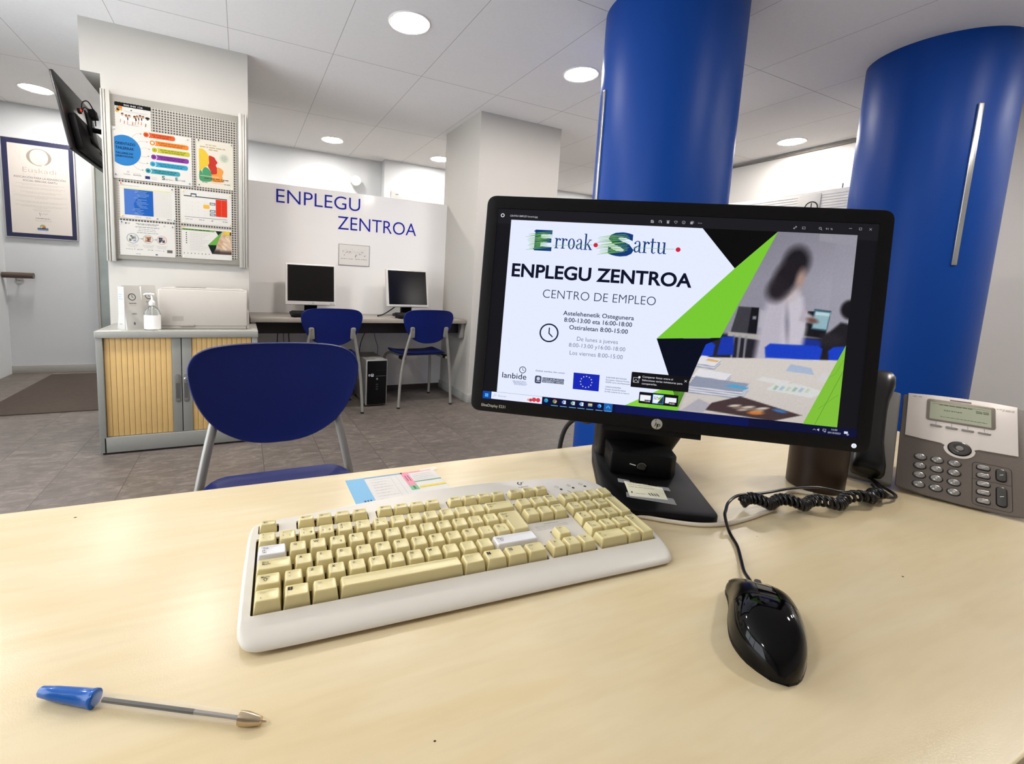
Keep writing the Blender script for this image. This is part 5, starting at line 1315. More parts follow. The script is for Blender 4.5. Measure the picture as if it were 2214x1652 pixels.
SB([(230.8, -20.3), (188.3, -132.3), (230.8, -132.3)], '7fbf3a', 7)
m.line([(230.5, -56), (203, -132)], 0.7, glow('5f9a2c'), z(7.4), MF); m.line([(230, -40), (222, -60), (214, -66)], 0.4, glow('5f9a2c'), z(7.4), MF); m.line([(228, -88), (205, -110)], 0.4, glow('5f9a2c'), z(7.4), MF)
NB = '123a78'; GR = '6fb52e'; W5 = 5
# logo words
def serif(word, x, y, xh, col, k):
    g = glow(col)
    def R_(a, b, c, d): m.flat(rect(x + a * xh, y + b * xh, x + c * xh, y + d * xh), g, z(k), MF)
    def Ln(pts, w): m.line([(x + a * xh, y + b * xh) for a, b in pts], [q * xh for q in w] if isinstance(w, (list, tuple)) else w * xh, g, z(k), MF)
    for c in word:
        if c == 'r':
            R_(0.10, 0, 0.25, 1.0); R_(0.0, 0, 0.38, 0.07); R_(0.0, 0.92, 0.2, 1.0)
            Ln([(0.2, 0.66), (0.28, 0.86), (0.40, 0.96), (0.52, 0.92)], [0.05, 0.08, 0.10, 0.06]); m.flat(circ(x + 0.50 * xh, y + 0.86 * xh, 0.095 * xh, 12), g, z(k), MF); x += 0.62 * xh
        elif c == 'o':
            n = 30; q = []
            for i in range(n + 1):
                a = 2 * PI * i / n; q += [(x + (0.36 + 0.33 * math.cos(a)) * xh, y + (0.5 + 0.53 * math.sin(a)) * xh, z(k)), (x + (0.36 + 0.17 * math.cos(a)) * xh, y + (0.5 + 0.46 * math.sin(a)) * xh, z(k))]
            m.add(q, [(2 * i, 2 * i + 2, 2 * i + 3, 2 * i + 1) for i in range(n)], g, MF); x += 0.78 * xh
        elif c == 'a':
            R_(0.42, 0.12, 0.57, 0.78); Ln([(0.50, 0.2), (0.52, 0.06), (0.60, 0.0), (0.70, 0.06)], [0.15, 0.12, 0.08, 0.05])
            Ln([(0.10, 0.82), (0.2, 0.95), (0.33, 1.0), (0.45, 0.95), (0.50, 0.78)], [0.06, 0.07, 0.07, 0.10, 0.14]); m.flat(circ(x + 0.13 * xh, y + 0.80 * xh, 0.085 * xh, 12), g, z(k), MF)
            Ln([(0.45, 0.60), (0.28, 0.52), (0.11, 0.40), (0.09, 0.20), (0.19, 0.05), (0.33, 0.06), (0.46, 0.2)], [0.06, 0.08, 0.13, 0.15, 0.12, 0.08, 0.06]); x += 0.74 * xh
        elif c == 'k':
            R_(0.10, 0, 0.25, 1.55); R_(0.0, 0, 0.36, 0.07); R_(0.0, 1.48, 0.2, 1.55)
            Ln([(0.24, 0.42), (0.58, 0.94)], 0.07); R_(0.44, 0.93, 0.74, 1.0); Ln([(0.36, 0.58), (0.68, 0.05)], 0.15); R_(0.50, 0, 0.82, 0.07); x += 0.84 * xh
        elif c == 't':
            R_(0.12, 0.15, 0.26, 1.28); R_(0.0, 0.92, 0.48, 1.0); Ln([(0.19, 0.25), (0.21, 0.08), (0.31, 0.0), (0.48, 0.10)], [0.14, 0.13, 0.09, 0.05]); x += 0.54 * xh
        elif c == 'u':
            R_(0.10, 0.25, 0.25, 1.0); R_(0.0, 0.92, 0.2, 1.0); Ln([(0.175, 0.3), (0.2, 0.1), (0.32, 0.01), (0.46, 0.06), (0.57, 0.22)], [0.15, 0.14, 0.09, 0.06, 0.05]); R_(0.56, 0.0, 0.71, 1.0); R_(0.46, 0.92, 0.66, 1.0); R_(0.6, 0, 0.82, 0.07); x += 0.86 * xh
def scribble(cx, cy, w, h, n, seed, k):
    rn = random.Random(seed)
    for i in range(n):
        f = i / (n - 1); yy_ = cy + h * (0.5 - f) ; a = cx - w / 2 + rn.uniform(-4, 3); b = cx + w / 2 + rn.uniform(-6, 3)
        m.line([(a, yy_ - h * 0.11), ((a + b) / 2, yy_ + 0.6), (b, yy_ + h * 0.13)], [0.3, 1.1, 0.4], glow(rn.choice([GR, '8cc63f', '5fa82a'])), z(k + 0.1 * (i % 3)), MF)
m.text('E', -197, 85.8, 25.5, 28.4, glow(NB), z(W5), M=MF, off=0.03)
for (a, b) in ((-197, 85.8), (-197, 112.2)): m.flat(rect(a - 1.5, b, a + 6, b + 2.0), glow(NB), z(W5), MF)
scribble(-190, 99, 34, 23, 13, 5, W5 + 0.5)
serif('rroak', -167.5, 89.3, 15.2, NB, W5)
m.text('S', -91, 84.4, 36, 31.0, glow(NB), z(W5), M=MF, off=0.035)
scribble(-84, 99, 40, 25, 13, 9, W5 + 0.5)
serif('artu', -55.5, 89.3, 16.6, NB, W5)
m.line([(-170, 93), (-113, 97)], 0.5, glow(GR), z(W5 + 0.5), MF); m.line([(-56, 96), (0, 97)], 0.5, glow(GR), z(W5 + 0.5), MF)
m.flat(circ(-108.4, 97.0, 3.2, 20), glow('d0203c'), z(W5), MF); m.flat(circ(5.5, 96.6, 3.3, 20), glow('d0203c'), z(W5), MF)
m.text('ENPLEGU ZENTROA', -227, 44.4, 255, 18.6, glow('0a0f26'), z(W5), M=MF, off=0.026, res=6)
m.text('CENTRO DE EMPLEO', -178, 15.2, 160, 12.5, glow('232c4c'), z(W5), M=MF, off=-0.012, res=6)
for s, x, y, w_, h_, c, of in (('Astelehenetik Ostegunera', -146, -8.2, 100.4, 6.2, '20294a', 0.012), ('8:00-13:00 eta 16:00-18:00', -143.8, -18.0, 96.4, 6.2, '20294a', 0.012), ('Ostiraletan 8:00-15:00', -135.5, -28.5, 83.2, 6.2, '20294a', 0.012),
                               ('De lunes a jueves', -123, -44.6, 58.2, 6.0, '6a7390', -0.004), ('8:00-13:00 y16:00-18:00', -133.8, -54.3, 80.2, 5.8, '6a7390', -0.004), ('Los viernes 8:00-15:00', -131.6, -65.9, 75.4, 6.0, '6a7390', -0.004)):
    m.text(s, x, y, w_, h_, glow(c), z(W5), off=of, M=MF)
m.ring(-164.2, -36.4, 12.9, 2.1, glow('141a36'), z(W5), 48, MF); m.line([(-164.2, -28.5), (-164.2, -37.2)], 1.7, glow('141a36'), z(W5), MF); m.line([(-164.7, -36.6), (-158.6, -42.2)], 1.7, glow('141a36'), z(W5), MF)
DKB = '1c2340'
m.ring(-198.2, -95.2, 4.6, 1.0, glow(DKB), z(W5), 30, MF); m.line([(-198.2, -92.2), (-198.2, -95.3), (-195.7, -96.6)], 0.8, glow(DKB), z(W5), MF)
m.text('lanbide', -228.2, -109.4, 36.4, 8.2, glow(DKB), z(W5), off=0.006, M=MF, res=5)
for k in range(4): m.greek(-212 + k, -113.4 - k * 1.7, 20 - 3 * (k == 3), 0.9, glow('9aa4c4'), z(W5), k, MF)
m.text('Euskadi, auzolana, bien común', -179, -95.2, 42.5, 2.3, glow('59617c'), z(W5), sl=0.3, off=0.01, M=MF)
m.flat(fillet(rect(-179, -113.2, -169.3, -101.5), 3, 4), glow('3d4460'), z(W5), MF); m.flat(circ(-174, -106, 2.6, 16), glow('c6cee4'), z(W5 + .5), MF); m.line([(-177, -110), (-171, -110)], 1.0, glow('c6cee4'), z(W5 + .5), MF)
m.flat(rect(-168, -107.1, -136.4, -103.4), glow('2a3252'), z(W5), MF); m.flat(rect(-168, -110.9, -136.4, -107.5), glow('2a3252'), z(W5), MF)
m.text('EUSKO JAURLARITZA', -167.2, -106.3, 30, 2.0, glow('dfe6fa'), z(W5 + .5), M=MF, off=0.01); m.text('GOBIERNO VASCO', -167.2, -110.2, 30, 2.0, glow('dfe6fa'), z(W5 + .5), M=MF, off=0.01)
m.flat([(-123.3, -91.8), (-122.8, -116.2), (-85.5, -116.2), (-86.0, -91.8)][::1], glow('1528b4'), z(W5), MF)
for i in range(12):
    a = PI / 2 + 2 * PI * i / 12; cx_, cy_ = -104.4 + 8.2 * math.cos(a), -104.0 + 8.2 * math.sin(a)
    m.flat([(cx_ + (1.25 if j % 2 == 0 else 0.5) * math.cos(PI / 2 + PI * j / 5), cy_ + (1.25 if j % 2 == 0 else 0.5) * math.sin(PI / 2 + PI * j / 5)) for j in range(10)], glow('e6e6c0'), z(W5 + .5), MF)
for k, s in enumerate(('EUROPAR BATASUNA', 'Europako Gizarte Funtsa', 'EGIFk zure etorkizunean', None, 'UNIÓN EUROPEA', 'Fondo Social Europeo', 'El FSE invierte en tu futuro')):
    if s: m.text(s, -76.6, -95.3 - k * 3.45, [29, 33, 34, 0, 22, 29, 34][k], 1.9, glow('49516c'), z(W5), off=0.01, M=MF)
# viewer title bar and tools
m.ring(-247.8, 134.4, 2.3, 1.2, glow('d6d6de'), z(3), 18, MF); m.text('CENTRO EMPLEO horario.jpg', -236.6, 133.0, 41, 2.6, glow('b9b9c4'), z(3), off=0.008, M=MF)
TG = 'a8a8b2'
for i, (x, y) in enumerate(((-32.9, 134.9), (-22.1, 135.1), (-11.5, 135.1), (-1.0, 135.2), (9.5, 135.4), (20.4, 135.4))):
    g = glow(TG)
    if i == 0: m.flat(rect(x - 2, y - 2, x + 2, y + 2), g, z(3), MF); m.line([(x - 1, y - 1), (x + 2.4, y + 2.2)], 0.8, glow('1c1b20'), z(3.5), MF)
    if i == 1: m.ring(x, y, 1.8, 0.6, g, z(3), 16, MF, -40, 240); m.line([(x + 0.5, y + 0.5), (x + 2, y - 2)], 0.7, g, z(3), MF)
    if i == 2: m.flat(rect(x - 1.5, y - 2.2, x + 1.5, y + 1.0), g, z(3), MF); m.line([(x - 2.1, y + 1.8), (x + 2.1, y + 1.8)], 0.7, g, z(3), MF)
    if i == 3: m.ring(x - 0.9, y + 0.6, 1.1, 0.5, g, z(3), 12, MF, 20, 220); m.ring(x + 0.9, y + 0.6, 1.1, 0.5, g, z(3), 12, MF, -40, 160); m.line([(x - 1.9, y + 0.2), (x, y - 2.1), (x + 1.9, y + 0.2)], 0.5, g, z(3), MF)
    if i == 4: m.ring(x, y, 2.0, 0.5, g, z(3), 18, MF); m.line([(x, y + 0.4), (x, y - 1.1)], 0.5, g, z(3), MF)
    if i == 5: m.flat(rect(x - 2, y - 2, x + 1.3, y + 1.3), g, z(3), MF); m.line([(x - 1, y + 2.1), (x + 2.2, y + 2.1), (x + 2.2, y - 1)], 0.5, g, z(3), MF)
for k in range(3): m.flat(circ(29.2 + k * 2, 135.3, 0.55, 8), glow(TG), z(3), MF)
m.line([(151.8, 133.3), (155.2, 136.6)], 0.6, glow(TG), z(3), MF); m.line([(153.6, 136.6), (155.3, 136.7), (155.2, 134.9)], 0.5, glow(TG), z(3), MF); m.line([(152, 135), (151.8, 133.2), (153.5, 133.3)], 0.5, glow(TG), z(3), MF)
m.line([(162.6, 133.6), (162.6, 136.4), (166.2, 136.4), (166.2, 133.6), (162.6, 133.6)], 0.5, glow(TG), z(3), MF)
m.ring(184.6, 135.6, 1.4, 0.5, glow(TG), z(3), 14, MF); m.line([(185.6, 134.4), (187, 133)], 0.6, glow(TG), z(3), MF); m.text('91 %', 191.5, 133.8, 8.4, 2.5, glow(TG), z(3), M=MF)
m.line([(219.6, 137), (223.2, 137)], 0.5, glow(TG), z(3), MF); m.line([(231.9, 135.6), (231.9, 138.3), (234.8, 138.3), (234.8, 135.6), (231.9, 135.6)], 0.5, glow(TG), z(3), MF)
m.line([(244, 135.4), (247, 138.4)], 0.4, glow(TG), z(3), MF); m.line([(244, 138.4), (247, 135.4)], 0.4, glow(TG), z(3.3), MF)
# pop-up and thumbnails
SB(fillet(rect(-41.7, -104.6, 37.3, -82.6), 1.5, 3), '101014', 9)
m.line([(-38.5, -97.5), (-38.5, -90.5), (-31.0, -90.5), (-31.0, -97.5), (-38.5, -97.5)], 0.6, glow('d6d6de'), z(9.5), MF); m.line([(-37.5, -96.5), (-35, -93), (-32, -96.5)], 0.6, glow('d6d6de'), z(9.6), MF); m.flat(circ(-30.6, -89.6, 1.6, 12), glow('e6e6ee'), z(9.6), MF)
for k, s in enumerate(('Comparar fotos entre sí', 'Seleccione varias miniaturas para', 'compararlas.')): m.text(s, -26.5, -89.6 - k * 4.9, [42, 55, 21][k], 2.6, glow('d2d2da'), z(9.5), off=0.008, M=MF)
m.line([(31, -90.6), (34, -87.6)], 0.5, glow('d6d6de'), z(9.5), MF); m.line([(31, -87.6), (34, -90.6)], 0.5, glow('d6d6de'), z(9.6), MF)
SB(fillet(rect(-28.6, -126.9, 24.8, -110.4), 1.5, 3), '0c0d12', 9)
SB(rect(-27.0, -123.6, -12.4, -114.6), 'f0f2fa', 9.5); SB(rect(-20.6, -125, -12.2, -121.2), '15161c', 9.7); m.text('13:00', -19.8, -124.4, 6.8, 2.3, glow('e6e6ee'), z(9.9), M=MF)
SB(rect(-9.9, -125.4, 5.2, -112.0), '3f8fe0', 9.5); SB(rect(-9.2, -124.7, 4.5, -112.7), 'eef2fb', 9.7); SB([(-3, -124.7), (4.5, -113), (4.5, -124.7)], '2f3b3a', 9.9); SB([(-4, -119), (3.4, -112.7), (0.5, -119)], '78c832', 10.1); m.greek(-8.2, -116.5, 6, 0.9, glow('46506e'), z(9.9), 1, MF); m.greek(-8.2, -119, 5, 0.9, glow('46506e'), z(9.9), 2, MF)
SB(rect(7.6, -123.2, 22.6, -114.8), 'f0f2fa', 9.5); SB(rect(12.6, -125, 22.8, -121.2), '15161c', 9.7); m.text('10:50', 13.6, -124.4, 7.0, 2.3, glow('e6e6ee'), z(9.9), M=MF)
# task bar
SB(rect(-255.3, -144.3, 255.3, -132.3), '0a0f33', 11); SB(rect(-60, -144.3, 120, -132.3), '0b1450', 11.3)
SB(rect(-255.2, -144.0, -243.0, -132.5), '16489c', 11.5)
for a in (0, 1):
    for b in (0, 1): SB(rect(-251.6 + a * 2.6, -141.0 + b * 2.6, -249.3 + a * 2.6, -138.7 + b * 2.6), '4fb4ff', 11.7)
SB(rect(-242.0, -143.3, -165.8, -132.5), 'e6ecff', 11.5); m.ring(-236.2, -137.0, 1.6, 0.45, glow('9aa2c4'), z(11.7), 16, MF); m.line([(-237.4, -138.2), (-239, -140)], 0.5, glow('9aa2c4'), z(11.7), MF); m.text('Buscar', -231.4, -139.2, 12.6, 3.0, glow('a6aed0'), z(11.7), M=MF)
for k, (x, r, c) in enumerate(((-186, 1.8, 'f0a070'), (-182.5, 2.4, 'c83040'), (-177.5, 3.2, 'd83a48'), (-171.5, 3.2, 'd83a48'))): m.flat(circ(x, -138.2 - (k < 2), r, 16), glow(c), z(11.7 + 0.1 * k), MF)
m.line([(-180, -134.9), (-177, -136.2)], 0.5, glow('8a5a3a'), z(12.2), MF); m.line([(-171, -134.9), (-172, -136.2)], 0.5, glow('8a5a3a'), z(12.2), MF)
for k, x in enumerate((-159.7, -147.1, -133.9, -120.8, -108.4, -95.7, -82.6, -70.1)):
    y = -137.3
    if k == 0: m.flat(circ(x, y, 3.0, 20), glow('2a8fd8'), z(11.7), MF); m.ring(x, y, 1.8, 1.2, glow('46c8a0'), z(11.9), 18, MF, 0, 150)
    elif k == 1:
        for j, c in enumerate(('d84a3a', '3fa85a', 'e8c03a')): m.ring(x, y, 2.1, 1.8, glow(c), z(11.7), 12, MF, 30 + 120 * j, 150 + 120 * j)
        m.flat(circ(x, y, 1.2, 14), glow('3f7fe0'), z(11.9), MF)
    elif k in (2, 3, 4):
        c = ['2f5fc0', '2f8f5a', '2f7fd0'][k - 2]; SB(rect(x - 1.2, y - 2.6, x + 3, y + 2.6), 'dce6fa', 11.7); SB(rect(x - 3, y - 1.7, x + 0.6, y + 1.7), c, 11.9); m.text('WXO'[k - 2], x - 2.4, y - 1.0, 2.4, 2.0, glow('ffffff'), z(12.1), M=MF)
    elif k == 5: SB(rect(x - 3, y - 2.2, x + 3, y + 2.2), 'e8c468', 11.7); SB(rect(x - 3, y - 2.2, x + 3, y - 0.4), '4f9fe0', 11.9)
    elif k == 6: m.flat(circ(x, y, 3.0, 20), glow('2a6fd8'), z(11.7), MF); m.ring(x + 0.4, y, 1.6, 1.1, glow('7fe0ff'), z(11.9), 18, MF, -60, 140)
    else: SB(rect(x - 6, -144.0, x + 6, -132.4), '1f5fae', 11.5); m.line([(x - 2.5, y - 2), (x, y + 1.6), (x + 2.6, y - 2)], 1.0, glow('4fd0ff'), z(11.9), MF); SB(rect(x - 2.6, y - 0.4, x + 2.6, y + 0.4), '2f9fe8', 12.0)
    if k >= 1: SB(rect(x - 5, -144.1, x + 5, -143.4), '7fc4ff', 12)
m.line([(201.4, -139.2), (203.1, -137.6), (204.8, -139.2)], 0.5, glow('c6cade'), z(11.7), MF); m.flat([(206.6, -139), (207.6, -139), (209, -140.2), (209, -136.2), (207.6, -137.4), (206.6, -137.4)], glow('c6cade'), z(11.7), MF)
m.line([(213.6, -139), (213.6, -136.6), (217.4, -136.6), (217.4, -139), (213.6, -139)], 0.5, glow('c6cade'), z(11.7), MF); m.line([(215, -140.2), (217.5, -140.2)], 0.6, glow('c6cade'), z(11.7), MF)
m.text('16:02', 227.7, -137.2, 7.2, 2.3, glow('c6cade'), z(11.7), align='C', M=MF); m.text('09/10/2023', 227.7, -141.6, 15.5, 2.3, glow('c6cade'), z(11.7), align='C', M=MF)
m.flat(rect(239.6, -139.9, 244.2, -136.6), glow('d6d8ea'), z(11.7), MF); m.flat(circ(244.3, -140.6, 1.5, 12), glow('8a8fb0'), z(11.9), MF)
scr = obj('screen', m, mon, True)
def room_photo(X, Y):
    P = Paint(X, Y, '8d8a98')
    P.mix((X - 120) / 110, 'a9a6b2', 0.75); P.mix((Y - 60) / 80, '6f6d78', 0.5)
    P.mix((Y - (118 - (X - 185) * 0.13)) / 1.2 * (X > 185), '9a98a2', 0.6); P.mix((X - 205) / 0.8 * (Y < 118), '94929e', 0.5)
    P.poly([(60, -60), (232, -60), (232, -12), (60, -18)], '23222c', 2)
    P.poly([(85, -14.8), (119, -14.8), (119, 22.3), (92.3, 22.2)], '3c3b42', 0.5); P.poly([(107, -14.8), (119, -14.8), (119, 22.3), (109, 22.2)], '14131a', 0.5); P.poly([(112, 6), (116, 6), (116, 10), (112, 10)], '8a8c94', 0.5)
    P.poly([(120, -5), (146, -6), (146, 14), (120, 20)], 'a9a7b0', 1.5)
    P.poly([(82, -20), (150, -24), (150, -15), (82, -14)], 'a8a4a0', 0.8)
    for x in (88, 96, 104, 168): P.poly([(x, -56), (x + 2.5, -56), (x + 3.5, -18), (x, -18)], '8e8c94', 0.5, 0.8)
    P.poly([(178, -12), (205, -13), (206, 24), (180, 22)], '17161c', 0.6); P.poly([(186.5, -2), (206, -3), (209, 25), (188, 26)], '3a5a6c', 0.5); P.poly([(188, 0), (205, -1), (207.5, 22), (189.5, 23)], '8fb0ba', 0.5); P.poly([(189.5, 18), (207.3, 17), (207.6, 21), (189.7, 22)], 'b5cdd2', 0.5)
    P.poly([(168, -38), (214, -40), (216, -17), (170, -15)], '1a2f8a', 1.0)
    P.ell(232, 28, 12, 13, '17151a', 0.2); P.poly([(196, -40), (236, -42), (236, 8), (222, 10), (204, -10)], '1f1d22', 2.0); P.ell(212, -14, 14, 9, '26242a', 0.3)
    # person walking past, softly outlined
    P.poly([(118, -56), (172, -52), (176, 0), (168, 46), (150, 58), (132, 46), (124, 10)], 'b6b1bd', 4.5)
    P.poly([(150, -48), (176, -44), (180, 0), (172, 40), (158, 48), (150, 20)], 'c2bdc8', 4.0); P.ell(152, 46, 14, 14, 'bdb2b6', 0.4)
    P.ell(156, 2, 3.0, 22, '8f8a98', 0.7, 6); P.poly([(170, 8), (188, 6), (190, 14), (174, 24)], 'b0a8b2', 2); P.ell(187, 10, 7, 3.5, '6a5048', 0.5, -12)
    P.ell(160, 88, 16, 21, '1d1a20', 0.35, -8); P.ell(149, 66, 15, 26, '1f1b21', 0.35, -20); P.ell(139, 48, 12, 15, '241f25', 0.5, -16); P.ell(167, 66, 5, 12, 'a88c80', 0.7, -8)
    # blue chairs and tables
    P.poly([(25, -132), (232, -132), (232, -39), (49, -54), (40, -53)], 'bcb6b0', 0.6)
    for a, b, c in ((131, 203, -24), (210, 236, -22), (45, 67, -30)):
        P.poly([(a + 2, c - 22), (b - 2, c - 20), (b, c - 4), (b - 6, c), (a + 6, c - 2), (a, c - 8)], '1a3fc0', 1.0)
    P.poly([(70, -48), (92, -46), (90, -20), (74, -22)], '1a36a8', 1.0)
    P.poly([(28, -132), (232, -132), (232, -41), (120, -48), (48, -53)], 'cfc8c2', 0.7); P.poly([(118, -48.6), (121, -48.6), (216, -92), (214, -93)], '8a827c', 0.4)
    P.mix((-70 - Y) / 80, 'b0a8a3', 0.4)
    def stack(x0, y0, x1, y1, n):
        for k in range(n):
            d = k * 1.6
            P.poly([(x0, y0 - 7 + d), (x1 - 8, y0 - 9 + d), (x1, y1 - 2 + d), (x0 + 9, y1 + 2 + d)], ['8d94a8', 'dedce0'][k % 2], 0.3)
    stack(42, -60, 77, -57, 4); stack(40, -80, 92, -76, 4); stack(36, -98, 116, -92, 7)
    P.poly([(82, -91), (112, -93), (116, -90), (96, -87)], '4f9fc8', 0.4); P.poly([(56, -57), (72, -58), (74, -56), (60, -54)], 'd8a860', 0.4)
    P.poly([(124, -78), (160, -82), (168, -76), (132, -73)], 'd6d4d2', 0.4); P.poly([(138, -90), (196, -96), (212, -86), (176, -78), (150, -80)], 'd2d4d2', 0.4)
    for k in range(6): P.poly([(146 + k * 8, -89), (150 + k * 8, -89.6), (154 + k * 8, -84), (150 + k * 8, -83)], ['8fae9a', '9ab0c4', 'b8c4b0'][k % 3], 0.5, 0.8)
    P.poly([(160, -62), (196, -64), (192, -55), (166, -52)], 'a6b4cc', 0.4); P.poly([(200, -72), (232, -78), (232, -62), (204, -60)], 'cfcacb', 0.5)
    P.poly([(60, -127), (150, -133), (186, -121), (106, -103), (70, -116)], '463638', 0.6); P.poly([(72, -118), (100, -106), (122, -109), (92, -121)], '6a3f34', 0.5)
    for k in range(7): P.ell(100 + k * 6, -117 - (k % 3) * 2.2, 8, 1.6, ['c9bcb0', '7a6a60', 'b09a8a'][k % 3], 0.4, 10)
    P.ell(128, -124, 10, 2.5, 'c87a3a', 0.4, 4); P.ell(158, -118, 9, 2.0, '3f6fae', 0.4, -8); P.poly([(30, -131), (60, -131), (68, -118), (52, -112)], 'aaa6b0', 0.6)
    P.noise(0.008)
    return P.C
inv = mon.matrix_basis.inverted()
ph_ = picture('shown_photo', 24, -132, 230.8, 128.4, 170, 214, room_photo, mon, inv @ MF, emit=True, z=z(2))
ph_.parent = scr

# stand
m = MB(); m.prism(fillet([(-0.066, 0.175), (-0.074, 0.10), (-0.080, -0.072), (-0.062, -0.087), (0.060, -0.083), (0.069, -0.072), (0.070, 0.11), (0.058, 0.175)][::1], 0.006, 3), 0.0, 0.012, BLACKP, 0.0025, BASEF); obj('stand_base', m, mon, True)
m = MB(); NECK = mat('stand_neck_dark', '171213', rough=0.45, var=0.1)
def nr(zz_, u0, u1, v0, v1): return [(x, y, zz_) for x, y in fillet(rect(u0, v0, u1, v1), 0.012, 5)]
m.loft([nr(0.011, -0.066, 0.047, 0.115, 0.170), nr(0.03, -0.066, 0.060, 0.112, 0.168), nr(0.06, -0.068, 0.073, 0.106, 0.160), nr(0.11, -0.070, 0.078, 0.090, 0.140), nr(0.17, -0.066, 0.070, 0.066, 0.110), nr(0.24, -0.055, 0.055, 0.052, 0.088), nr(0.32, -0.05, 0.05, 0.054, 0.085)], NECK, M=BASEF); obj('stand_neck', m, mon, True)

# black box with a dial lying on the base
t = thing('small_black_box', 'small black box with a round dial and white dash resting on the monitor base', 'device', (0.549, 0.468, DESK + 0.012), MYAW)
bx = T(0, 0, DESK + 0.012) @ T(0.549, 0.468, 0) @ RZ(MYAW)
m = MB(); m.prism(fillet([(-0.055, 0.036), (0.034, 0.030), (0.046, 0.044), (0.046, 0.088), (0.030, 0.100), (-0.055, 0.100)], 0.004, 3), 0.0, 0.036, BLACKP, 0.004, bx); obj('case', m, t, True)
FB = bx @ fr((0, 0.0328, 0), (0.997, -0.066, 0), (0, 0, 1), (-0.066, -0.997, 0))
m = MB(); m.lathe([(0.0075, 0.0), (0.0075, 0.003), (0.006, 0.0036), (0.0058, 0.0028), (0.0, 0.0028)], GLOSSB, 28, FB @ T(-0.008, 0.016, 0)); m.ring(-0.008, 0.016, 0.0066, 0.0006, mat('dial_edge', '6a6a6c', rough=0.4), 0.0037, 28, FB, 20, 200); obj('dial', m, t, True)
m = MB(); m.flat([(-0.0255, 0.0175), (-0.0165, 0.0160), (-0.0165, 0.0174), (-0.0255, 0.0189)], WHITEP, 0.0006, FB); obj('white_dash', m, t, True)
# taped note on the base
t = thing('taped_note', 'small handwritten paper note taped onto the black monitor base', 'note', (0.549, 0.468, DESK + 0.012), MYAW)
nf = T(0.549, 0.468, DESK + 0.0123) @ RZ(MYAW)
m = MB(); m.prism([(-0.0385, -0.0455), (0.0125, -0.0445), (0.0150, -0.0045), (-0.0375, 0.0055)], 0, 0.0004, mat('note_paper', 'e9e6cc', rough=0.6, var=0.02), M=nf); zn = 0.0007
for k in range(3): m.greek(-0.034, 0.000 - k * 0.007, 0.03 + 0.004 * k, 0.0012, ink('8a887a'), zn, k, nf)
m.line([(-0.033, -0.030), (-0.0335, -0.036)], 0.0015, ink('2f2d28'), zn, nf); m.line([(-0.028, -0.035), (-0.016, -0.035)], 0.0008, ink('9a988c'), zn, nf)
for k in range(4): m.line([(-0.010 + k * 0.0035, -0.030 + 0.001 * (k % 2)), (-0.0085 + k * 0.0038, -0.0375)], 0.0014, ink('2f2d28'), zn, nf)
obj('paper', m, t, True)
m = MB(); m.flat([(-0.047, -0.002), (-0.030, -0.004), (-0.029, 0.009), (-0.046, 0.012)], TAPE, 0.0009, nf); m.flat([(0.006, -0.014), (0.024, -0.015), (0.024, -0.003), (0.008, -0.002)], TAPE, 0.0009, nf); m.flat([(-0.044, -0.052), (0.020, -0.060), (0.021, -0.040), (-0.042, -0.036)], TAPE, 0.001, nf); obj('tape', m, t, True)

# video cable of the monitor dropping behind the desk
m = MB(); m.tube([tuple(MF @ Vector((-70, -120, -45))), tuple(MF @ Vector((-85, -170, -60))), (0.556, 0.66, 0.79), (0.550, 0.685, 0.74), (0.549, 0.688, 0.60), (0.56, 0.70, 0.3), (0.6, 0.72, 0.006)], 0.0042, RUBBER, 10, True, None, 8)
single('cable', m, (0.549, 0.688, 0), 'black cable hanging from the switched-on monitor over the far desk edge', 'cable')

# white cable curling round the base
m = MB(); m.tube([(0.455, 0.435, DESK + 0.003), (0.478, 0.414, DESK + 0.003), (0.503, 0.392, DESK + 0.003), (0.533, 0.372, DESK + 0.003), (0.566, 0.362, DESK + 0.003), (0.600, 0.360, DESK + 0.003), (0.640, 0.362, DESK + 0.003), (0.679, 0.366, DESK + 0.003), (0.715, 0.380, DESK + 0.003), (0.765, 0.392, DESK + 0.003), (0.79, 0.375, DESK + 0.003)], 0.0027, mat('white_cable', 'e4d9c6', rough=0.4), 10, True, None, 8)
single('cable', m, (0.56, 0.37, DESK), 'flat white cable curving in front of the black monitor base', 'cable')

# dark cup
t = thing('pen_cup', 'dark brown-black round cup below the right corner of the monitor', 'cup', (0.838, 0.397, DESK))
CUPM = mat('cup_dark_brown', '2a1a10', rough=0.35, var=0.15, spec=0.45)
m = MB(); r = 0.0385
m.lathe([(0.0, 0.0), (r - 0.002, 0.0), (r, 0.002), (r + 0.001, 0.10), (r - 0.0015, 0.10), (r - 0.003, 0.098), (r - 0.003, 0.005), (0.0, 0.005)], CUPM, 48, T(0.838, 0.397, DESK), caps=False); obj('body', m, t, True)

# ------------------------------------------------------------------ desk phone
ks = 0.965
PO = Vector((0, 0, CAMZ)) + (Vector((1.0534, 0.3734, 0.8038)) - Vector((0, 0, CAMZ))) * ks
pyaw, ptilt = math.radians(-66.96), math.radians(44.52)
pu = Vector((math.cos(pyaw), math.sin(pyaw), 0)); pb_ = Vector((-math.sin(pyaw), math.cos(pyaw), 0))
pv = Vector((0, 0, 1)) * math.sin(ptilt) + pb_ * math.cos(ptilt); pn = pu.cross(pv)
PF = fr(PO, pu, pv, pn) @ Matrix.Scale(0.001 * ks, 4)
phone = thing('desk_phone', 'grey and silver desk phone with handset and display at the right edge', 'phone', (1.02, 0.36, DESK), -66.96)
PGREY = mat('phone_dark_grey', '6c625a', rough=0.5, var=0.08, scale=400, bump=0.1)
PSIL = mat('phone_silver', 'ece2da', rough=0.34, metal=0.08, var=0.02)
